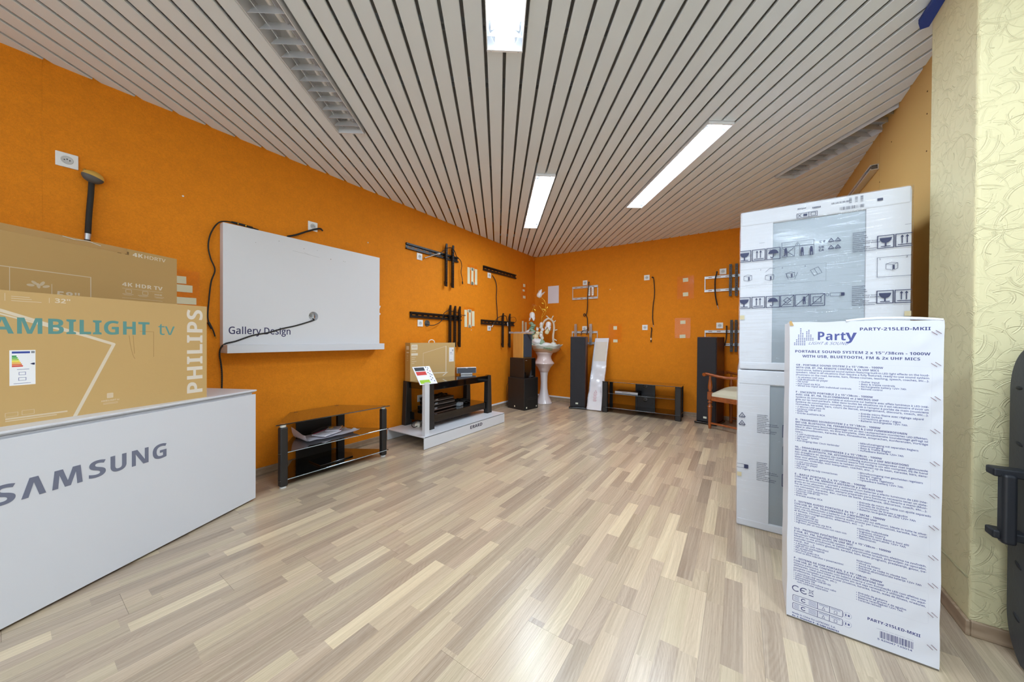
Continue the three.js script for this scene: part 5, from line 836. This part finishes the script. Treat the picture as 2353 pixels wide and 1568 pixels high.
function drawLower(c) {
  const Y = (y) => (0.924 - y) * PK; c.strokeStyle = '#fff'; c.fillStyle = '#fff';
  txt(c, 'Whirlpool', K(0.228), Y(0.882), 24, { color: '#fff', w: K(0.045) }); pictoBox(c, K(0.226), Y(0.868), K(0.07), K(0.028), 4); c.lineWidth = 4; c.beginPath(); c.moveTo(K(0.228), Y(0.842)); c.lineTo(K(0.29), Y(0.866)); c.stroke(); c.strokeRect(K(0.232), Y(0.86), K(0.012), K(0.012));
  triangleIcon(c, K(0.008), Y(0.668), K(0.03), 'LDPE', '4'); triangleIcon(c, K(0.008), Y(0.622), K(0.03), 'PE-LD', '04');
  for (const y of [0.62, 0.345]) { glassIcon(c, K(0.212), Y(y), K(0.062), K(0.066)); upIcon(c, K(0.28), Y(y), K(0.062), K(0.066)); words(c, K(0.095), Y(y + 0.042), 20); umbrellaIcon(c, K(0.35), Y(y), K(0.062), K(0.066)); glassIcon(c, K(0.56), Y(y), K(0.056), K(0.062)); }
  pictoBox(c, K(0.212), Y(0.5), K(0.2), K(0.1), 3); txt(c, '1', K(0.218), Y(0.482), 26, { color: '#fff' }); cubeIcon(c, K(0.25), Y(0.47), K(0.045)); c.lineWidth = 3; rrect(c, K(-0.03), Y(0.365), K(0.085), K(0.022), 6); c.stroke(); c.fillRect(K(0.035), Y(0.365), K(0.02), K(0.022));
}
function applianceCarton(label, y0, draw, dx, ry) {
  const g = thing('appliance_carton', label, 'carton', [3.161 + dx, y0, 3.056], ry, 'shrink-wrapped appliance cartons');
  const D = 0.62, foam = mat(0xdbdde2, 0.6), steel = mat(0x9fa8ae, 0.32, { metalness: 0.25 });
  cbox('appliance', 0.012, PW - 0.012, 0.03, PH - 0.03, -D + 0.012, -0.014, steel, g, 0.004);
  for (const [a, b] of [[0, 0.154], [0.528, PW]]) { cbox('corner_post', a, b, 0.02, PH - 0.02, -0.018, -0.004, foam, g, 0.003); cbox('rear_post', a, b, 0.02, PH - 0.02, -D, -D + 0.02, foam, g, 0.003); }
  for (const [a, b] of [[0, 0.014], [PW - 0.014, PW]]) cbox('side_board', a, b, 0.02, PH - 0.02, -D + 0.02, -0.018, foam, g);
  cbox('top_cap', 0, PW, PH - 0.088, PH - 0.002, -D, -0.001, foam, g, 0.01); cbox('bottom_cap', 0, PW, 0.0, 0.044, -D, -0.001, foam, g, 0.008);
  const film = mat(0xffffff, 0.1, { transmission: 1, thickness: 0, ior: 1.5, bumpMap: wrinkle, bumpScale: 0.012 });
  const fg = new THREE.BoxGeometry(PW + 0.006, PH - 0.004, D + 0.006, 14, 18, 6), p = fg.attributes.position; for (let i = 0; i < p.count; i++) { const x = p.getX(i), y = p.getY(i), z = p.getZ(i); const e = Math.abs(x) > PW / 2 ? (x > 0 ? 1 : -1) : 0; p.setX(i, x + e * 0.003 * (noise(y * 60, z * 30) - 0.3)); p.setY(i, y + (Math.abs(y) > PH / 2 - 0.004 ? 0.003 * (noise(x * 40, z * 40) - 0.6) : 0)); }
  const fr = metreUV(fg, 0.5); mesh('film_wrap', fr, film, g, [PW / 2, PH / 2, -D / 2]);
  const pt = canvasTex(PW * PK, PH * PK, (c, w, h) => { c.fillStyle = '#000'; c.fillRect(0, 0, w, h); draw(c); }, false);
  const pm = mesh('print', new THREE.PlaneGeometry(PW, PH), mat(0x343a5c, 0.5, { alphaMap: pt, transparent: true, side: THREE.DoubleSide }), g, [PW / 2, PH / 2, 0.0042]);
  for (const x of [0.012, PW - 0.012]) cbox('strap_tab', x - 0.011, x + 0.011, PH - 0.62 - 0.012, PH - 0.62 + 0.012, 0.004, 0.005, mat(0xdccfa8, 0.6), g);
}
applianceCarton('shrink-wrapped white appliance carton standing on the floor under another', 0.001, drawLower, -0.002, 0);
applianceCarton('shrink-wrapped white appliance carton stacked on top of another', 0.9265, drawUpper, 0.004, 0);

// ---------------------------------------------------------------- carton of the portable sound system
{
  const W = 0.396, Hh = 1.165, D = 0.24, SX = 1400 / 396, SY = 2040 / 1165;
  const blocks = [
    [171, ['GB - PORTABLE SOUND SYSTEM 2 x 15\'\'/38cm - 1000W', 'WITH USB, BT, FM, REMOTE CONTROL & 2x UHF MICS'], ['Stand-alone, battery powered sound system featuring built-in LED light effects on the loud-', 'speakers. Ideal in all situations that require a fully featured, ready-to-use sound system', '(musicians on the road, karaoke, bars, fitness courses, teaching, speech, coaches, etc...).'], ['2x wireless UHF mics', 'USB-Bluetooth-SD player', 'FM tuner', 'AUX input via RCA', 'Wired mic input with individual controls'], ['Guitar input', 'Bass & treble controls', 'Rechargeable battery 12V= 7Ah', 'Remote control']],
    [277, ['F - ENCEINTE PORTABLE 2 x 15\'\'/38cm - 1000W', 'AVEC USB, BT, FM, TELECOMMANDE et 2 MICROS UHF'], ['Système de sonorisation portable et autonome sur batterie avec effets lumineux à LED inté-', 'grés sur les haut-parleurs. Idéal dans toutes les situations où il est nécessaire d\'avoir un', 'système de sonorisation complet, toujours prêt à l\'emploi à portée de main (musiciens', 'nomades, karaoké, bars, cours de danse, enseignement, discours, coach, etc...).'], ['2 Micros UHF sans fil', 'Lecteurs USB-BT-SD', 'Radio FM', 'Entrée auxiliaire RCA'], ['Entrée micro filaire avec réglage séparé', 'Entrée Guitare', 'Corrections graves / aigus', 'Batterie rechargeable 12V= 7Ah']],
    [385, ['D - TRAGBARES SOUNDSYSTEM 2 x 15\'\'/38cm - 1000W', 'MIT USB, BLUETOOTH, FM, FERNBEDIENUNG & 2 UHF FUNKMIKROFONEN'], ['Batteriebetriebene Beschallungsanlage mit an den Lautsprechern montierten LED Effekten.', 'Ideal in allen Situationen, wo eine komplette, stets einsatzbereite Soundanlage gefragt ist', '(Straßenmusikanten, Karaoke, Bars, Fitnesskurse, Ansprachen, Konferenzen, Vorträge', 'usw.).'], ['2 UHF Funkmikrofone', 'USB-BT-SD Spieler', 'FM Tuner', 'AUX Eingang über Cinch Verbinder'], ['Mikrofoneingang mit separaten Reglern', 'Gitarreneingang', 'Bass & Treble Regler', 'Aufladbare Batterie 12V= 7Ah']],
    [493, ['NL - DRAAGBARE LUIDSPREKER 2 x 15\'\'/38cm - 1000W', 'MET USB, BLUETOOTH, FM, AFSTANDSBEDIENING en 2 UHF MICROFOONS'], ['Een draagbare en dankzij zijn batterij volledig autonome luidspreker met ingebouwde', 'LED-lichteffecten. Ideaal voor situaties waarin het nodig is om een compleet, bij de hand', 'klaar voor gebruik geluidsysteem te hebben (muzikanten op de baan, Karaoke, bars, dans-', 'cursussen, onderwijs, voor toespraken, coachen, enz...)'], ['2 UHF microfoons', 'USB-BT-SD player', 'FM tuner', 'AUX ingang via tulp connectoren'], ['Microfooningang met gescheiden regelaars', 'Guitaar ingang', 'Bas & treble regelaars', 'Oplaadbare batterij 12V= 7Ah']],
    [600, ['E - BAFLE PORTATIL 2 x 15\'\'/38cm - 1000W', 'CON USB, BT, FM, MANDO A DISTANCIA y 2 MICROS UHF'], ['Sistema de sonorización portatil y autónomo con baterias y efecto luminoso de LED inte-', 'grado en los altavoces. Ideal para cualquier situación o donde es necesario tener un siste-', 'ma de sonorización completo, siempre preparado para funcionar y llevarlo a mano (Musi-', 'cos nómadas, Karaoke, Bar, cursos de baile, enseñanza, discursos, coach, etc...).'], ['2 Micros UHF inalámbrico', 'Lectores USB-BT-SD', 'Radio FM', 'Entrada auxiliar RCA'], ['Entrada de micro de cable con ajuste separado', 'Entrada de Guitarra', 'Correcciones de Graves y agudos', 'Bateria recargable de Litio 12V= 7Ah']],
    [707, ['I - SISTEMA AUDIO PORTATILE 2x 15\'\' / 38CM - 1000W', 'CON USB, BT, FM, TELECOMANDO & 2 MICROFONI UHF'], ['Stand-alone, alimentato a batteria con effetti luce LED sui diffusori. Ideale in tutte le situa-', 'zioni che richiedono completo sistema audio pronto per l\'uso (musicisti, karaoke, bar, corsi', 'di fitness, l\'insegnamento, allenatori, ecc ...).'], ['2 Microfoni UHF', 'Lettore BT-USB-SD', 'Sintonizzatore FM', 'Ingresso ausiliario via RCA', 'Ingresso per un microfono con cavo con'], ['Ingresso chitarra', 'Controllo toni Bassi e toni alti', 'Batteria ricaricabile 12V= 7Ah', 'Telecomando'], 'controllo individuale'],
    [815, ['SLO - PRENOSNI ZVOČNIŠKI SISTEM 2 x 15\'\'/38cm - 1000W', 'Z USB, BT, FM, DALJINEC IN UHF MIC'], ['Samostojni baterijski zvočniški system z vgrajenimi LED svetlobnim efektima na zvočnikih.', 'Idealno za vse priložnosti, ki zahtevajo popolnoma izrazit, pripravljen za uporabo,', 'zvočniški sistem (ulični glasbeniki, karaoke, bari, fitnes programi, predavanja, govor, tre-', 'nerji, itd ...).'], ['2 Brezžični UHF mikrofoni', 'USB-BT-SD predvajalnik', 'FM sprejemnik', 'AUX vhod preko RCA', 'Vhod za žični mikrofon z posameznimi'], ['Vhod za kitaro', 'Kontrole za nizke in visoke ton', 'Polnilna akumulatorska baterija 12V= 7Ah', 'Daljinec'], 'kontrolami'],
    [931, ['P - SISTEMA DE SOM PORTATIL 2 x 15\'\'/38cm - 1000W', 'COM USB, BT, FM, CONTROLE REMOTO E 2 MICROFONE UHF'], ['Sistema autónomo, equipado com bateria interna e com iluminação LED com efeitos nos', 'altifalantes. Ideal para todas as situações em que seja necessário a utilização de um equi-', 'pamento completo e pronto-a-usar (musicos, karaoke, bares, aulas de fitness, oradores,', 'professores, treinadores, etc.).'], ['2 microfone UHF sem fio', 'Leitor multimedia USB-BT-SD', 'Sintonizador FM', 'Entrada para microfone com cabo', '  com controles separados'], ['Entrada de guitarra', 'Controles de graves e de agudos', 'Bateria recarregável 12V= 7Ah', 'Controle remoto']],
  ];
  const tex = canvasTex(1400, 2040, (c, w, h) => {
    c.fillStyle = '#d9dbe1'; c.fillRect(0, 0, w, h); c.scale(SX, SY); const ink = '#1b2368', soft = '#2a3270';
    txt(c, 'PARTY-215LED-MKII', 196, 35, 15.5, { bold: 1, w: 171, color: ink }); c.strokeStyle = ink; 
    // logo: level bars of dots
    c.fillStyle = '#27307a'; const bars = [[2, 0], [4, 0], [7, 0], [11, 0], [8, 0], [5, 0], [6, 3], [7, 3], [4, 3], [2, 3]]; bars.forEach(([n, o], i) => { for (let k = 0; k < n; k++) c.fillRect(13.5 + i * 6, 87 - (k + o) * 6.2, 3.6, 2.9); });
    txt(c, 'Part', 80, 70, 44, { bold: 1, w: 82, color: '#343f88' }); txt(c, 'y', 160, 70, 50, { bold: 1, w: 30, color: '#343f88' }); txt(c, 'LIGHT & SOUND', 55, 88, 14.5, { italic: 1, w: 112, color: '#555c8e' });
    txt(c, 'PORTABLE SOUND SYSTEM 2 x 15\'\'/38cm - 1000W', 16, 119, 13.5, { bold: 1, w: 351, color: ink }); txt(c, 'WITH USB, BLUETOOTH, FM & 2x UHF MICS', 39, 137, 13.5, { bold: 1, w: 306, color: ink });
    blocks.forEach(([y, head, para, left, right, extra], bi) => {
      c.strokeStyle = '#cfd1da'; c.lineWidth = 0.7; rrect(c, 13, y - 13, 358, bi === 7 ? 108 : 101, 8); c.stroke();
      head.forEach((s, i) => txt(c, s, 20, y + i * 10, 8.6, { bold: 1, w: Math.min(345, s.length * 4.95), color: ink }));
      para.forEach((s, i) => txt(c, s, 20, y + 19.5 + i * 9.4, 7.9, { w: s.length > 78 ? 345 : s.length * 3.95, color: soft, heavy: 0.3 }));
      const y2 = y + 20 + para.length * 9.4; left.forEach((s, i) => txt(c, (s[0] === ' ' ? '   ' : '• ') + s, 20, y2 + i * 8.3, 7.9, { w: (s.length + 2) * 3.75, color: soft, heavy: 0.3 }));
      const y3 = y2 + (extra ? 4 : 5); if (extra) txt(c, extra, 197, y3, 7.9, { w: extra.length * 3.75, color: soft, heavy: 0.3 });
      right.forEach((s, i) => txt(c, '• ' + s, 197, y3 + (i + (extra ? 1 : 0)) * 8.6, 7.9, { w: (s.length + 2) * 3.75, color: soft, heavy: 0.3 }));
    });
    // compliance marks and recycling boxes
    c.strokeStyle = '#242a5c'; c.lineWidth = 3; c.beginPath(); c.arc(28, 1048, 10.5, 0.75, 5.5); c.stroke(); c.beginPath(); c.arc(52, 1048, 10.5, 0.75, 5.5); c.moveTo(42, 1048); c.lineTo(54, 1048); c.stroke();
    c.lineWidth = 1; c.strokeRect(68, 1037, 10, 12); c.beginPath(); c.moveTo(65, 1034); c.lineTo(81, 1052); c.moveTo(81, 1034); c.lineTo(65, 1052); c.stroke(); c.fillStyle = '#242a5c'; c.fillRect(66, 1056, 14, 3);
    for (const y of [1075, 1107]) { c.lineWidth = 1.6; c.strokeStyle = '#2a3060'; rrect(c, 19, y, 143, 24, 4); c.stroke(); c.beginPath(); c.moveTo(92, y); c.lineTo(92, y + 24); c.moveTo(126, y); c.lineTo(126, y + 24); c.stroke(); c.lineWidth = 2.6; c.beginPath(); c.arc(51, y + 12, 6, 0.6, 5.6); c.stroke(); c.fillStyle = '#70769e'; for (let i = 0; i < 5; i++) { c.fillRect(23, y + 4 + i * 3.6, 15, 1.3); c.fillRect(66, y + 4 + i * 3.6, 22, 1.3); } for (const x of [96, 130]) for (let i = 0; i < 2; i++) c.fillRect(x, y + 3 + i * 3, 26, 1.2); c.lineWidth = 1; c.beginPath(); c.moveTo(109, y + 10); c.lineTo(113, y + 20); c.lineTo(105, y + 20); c.closePath(); c.stroke(); c.strokeRect(139, y + 11, 8, 9); c.strokeStyle = '#9a9eb8'; c.beginPath(); c.arc(175, y + 12, 11, 0, 7); c.stroke(); c.fillStyle = '#4c5382'; c.fillRect(169, y + 7, 3, 9); c.fillRect(176, y + 8, 5, 7); }
    txt(c, 'Made in China for LOTRONIC S.A.', 17, 1150, 8.4, { w: 127, color: soft, heavy: 0.3 }); txt(c, 'Av. Z. Gramme 9 - B-1480 SAINTES', 17, 1160, 8.4, { bold: 1, w: 136, color: soft, heavy: 0.3 });
    txt(c, 'PARTY-215LED-MKII', 226, 1077, 13, { bold: 1, w: 128, color: ink }); txt(c, 'LEADERNOVA - DATE: WED/SEP07 - 10:0102', 250, 1098, 4.5, { w: 88, color: '#9a9eb2' });
    let s2 = 3; const q = () => { s2 = (s2 * 1664525 + 1013904223) >>> 0; return s2 / 4294967296; }; c.fillStyle = '#2c3266'; for (let x = 259; x < 337;) { const b = 0.5 + q() * 2; c.fillRect(x, 1102, b, 24); x += b + 0.5 + q() * 1.6; } txt(c, '5 420047 135014', 252, 1135, 8.4, { w: 84, color: soft, heavy: 0.3 });
  });
  const g = thing('sound_system_carton', 'tall white film-wrapped carton printed Party LIGHT & SOUND in blue', 'carton', [3.331, 0, 3.751], -0.02);
  const geo = new THREE.BoxGeometry(W, Hh, D, 24, 60, 6), p = geo.attributes.position;
  for (let i = 0; i < p.count; i++) {
    let x = p.getX(i), y = p.getY(i), z = p.getZ(i); const ex = Math.abs(x) > W / 2 - 1e-4, ey = Math.abs(y) > Hh / 2 - 1e-4, ez = Math.abs(z) > D / 2 - 1e-4;
    if (ez && !ex && !ey) z += Math.sign(z) * (0.0035 * (noise(x * 9 + 4, y * 5) - 0.5) + (x > 0.12 ? 0.005 * (noise(x * 40, y * 26) - 0.6) : 0));
    if (ex && !ey) x += Math.sign(x) * 0.003 * (noise(y * 14, z * 12) - 0.5); if (y > Hh / 2 - 1e-4) y += 0.006 * (noise(x * 22 + 7, z * 15) - 0.5);
    p.setXYZ(i, x, y, z);
  }
  geo.computeVertexNormals(); const side = mat(0xdddfe3, 0.35, { clearcoat: 0.4, clearcoatRoughness: 0.2 });
  mesh('box', geo, [side, side, side, side, mat(0xffffff, 0.4, { map: tex, clearcoat: 0.45, clearcoatRoughness: 0.18, bumpMap: wrinkle, bumpScale: 0.0006 }), side], g, [W / 2, Hh / 2 + 0.004, -D / 2]);
  cbox('bottom_edge', 0.001, W - 0.001, 0, 0.006, -D + 0.001, 0.0005, mat(0x6d6558, 0.8), g);
  const stap = mat(0x8a6470, 0.4, { metalness: 0.4 });
  for (const y of [41, 147, 261, 370, 478, 586, 692, 793, 886, 984, 1093]) for (const [dx, dy] of [[0, 0], [9, -4]]) { const s = mesh('staple', cyl(0.0008, 0.0008, 0.017, 6), stap, g, [(374 + dx) / 1000, 1.169 - (y + dy + 4) / 1000, 0.0035]); s.rotation.z = 0.85; }
  mesh('torn_corner', extrude(shape([[0, 0], [0.012, 0], [0.004, 0.02], [-0.002, 0.016]]), 0.002), M.card, g, [0.0, Hh - 0.01, 0.001]);
  mesh('film_fold', tube([[0.16, Hh + 0.004, -0.002], [0.2, Hh + 0.01, -0.01], [0.27, Hh + 0.013, -0.02], [0.34, Hh + 0.01, -0.01], [0.394, Hh + 0.003, -0.003]], 0.005, 30, 6), side, g);
}

// ---------------------------------------------------------------- big black speaker by the yellow wall
{
  const g = thing('party_speaker', 'big black moulded plastic loudspeaker with a side handle by the yellow wall', 'speaker', [3.945, 0, 3.52]);
  const s = new THREE.Shape(), r = 0.1, d = 0.44, h = 1.075; // side outline: a along z, b up
  s.moveTo(r * 0.7, 0); s.lineTo(d - r, 0); s.quadraticCurveTo(d, 0, d, r); s.lineTo(d, h - r); s.quadraticCurveTo(d, h, d - r, h); s.lineTo(r * 1.4, h); s.quadraticCurveTo(0.012, h - 0.01, 0, h - r * 1.5); s.lineTo(0, 0.16); s.quadraticCurveTo(0, 0.05, r * 0.7, 0);
  const e = new THREE.ExtrudeGeometry(s, { depth: 0.36, bevelEnabled: true, bevelSize: 0.012, bevelThickness: 0.02, bevelSegments: 4, curveSegments: 14 });
  e.rotateY(-Math.PI / 2); e.translate(0.38, 0, 0); // extruded towards -x then moved right
  const plastic = mat(0x3e4044, 0.55, { bumpMap: fineBump, bumpScale: 0.0006 });
  mesh('body', e, plastic, g, [0.012, 0.014, 0]);
  for (const [y, z, rr2] of [[0.94, 0.045, 0], [0.75, 0.05, 0.2], [0.34, 0.055, 0.5], [0.16, 0.05, 0.6], [0.94, 0.3, 0], [0.34, 0.3, 0]]) { const v = mesh('vent', new THREE.SphereGeometry(0.018, 12, 8), mat(0x15161a, 0.6), g, [0.012, y, z]); v.scale.set(0.25, 0.35, 1); v.rotation.x = rr2; }
  for (const y of [0.655, 0.445]) cbox('handle_arm', -0.06, 0.02, y - 0.014, y + 0.014, 0.05, 0.1, mat(0x24262b, 0.5), g, 0.006);
  cbox('handle_grip', -0.045, -0.012, 0.42, 0.655, 0.075, 0.115, mat(0x26282d, 0.45), g, 0.01);
  for (const [x, z] of [[0.05, 0.1], [0.33, 0.1], [0.05, 0.38], [0.33, 0.38]]) mesh('foot', cyl(0.018, 0.02, 0.012, 14), M.black, g, [x, 0.006, z]);
}
// ---------------------------------------------------------------- aluminium rail on the ochre wall
{
  const g = thing('wall_rail', 'short aluminium channel rail mounted high on the ochre board wall', 'rail', [XR, 2.345, 0.9]);
  const prof = extrude(shape([[0, 0], [0.045, 0], [0.045, 0.012], [0.038, 0.012], [0.038, 0.006], [0.006, 0.006], [0.006, 0.034], [0.038, 0.034], [0.038, 0.028], [0.045, 0.028], [0.045, 0.04], [0, 0.04]]), 1.05);
  prof.scale(-1, 1, 1); const a = prof.attributes.position.array; for (let i = 0; i < a.length; i += 9) for (let q = 0; q < 3; q++) { const v = a[i + 3 + q]; a[i + 3 + q] = a[i + 6 + q]; a[i + 6 + q] = v; } prof.computeVertexNormals();
  mesh('channel', prof, M.alu, g); cbox('end_block', -0.037, -0.007, 0.007, 0.033, 1.0, 1.045, mat(0x5b5148, 0.5), g, 0.002); cbox('slide', -0.05, -0.01, 0.014, 0.026, 0.1, 0.95, M.silver, g);
}
renderer.render(scene, camera);
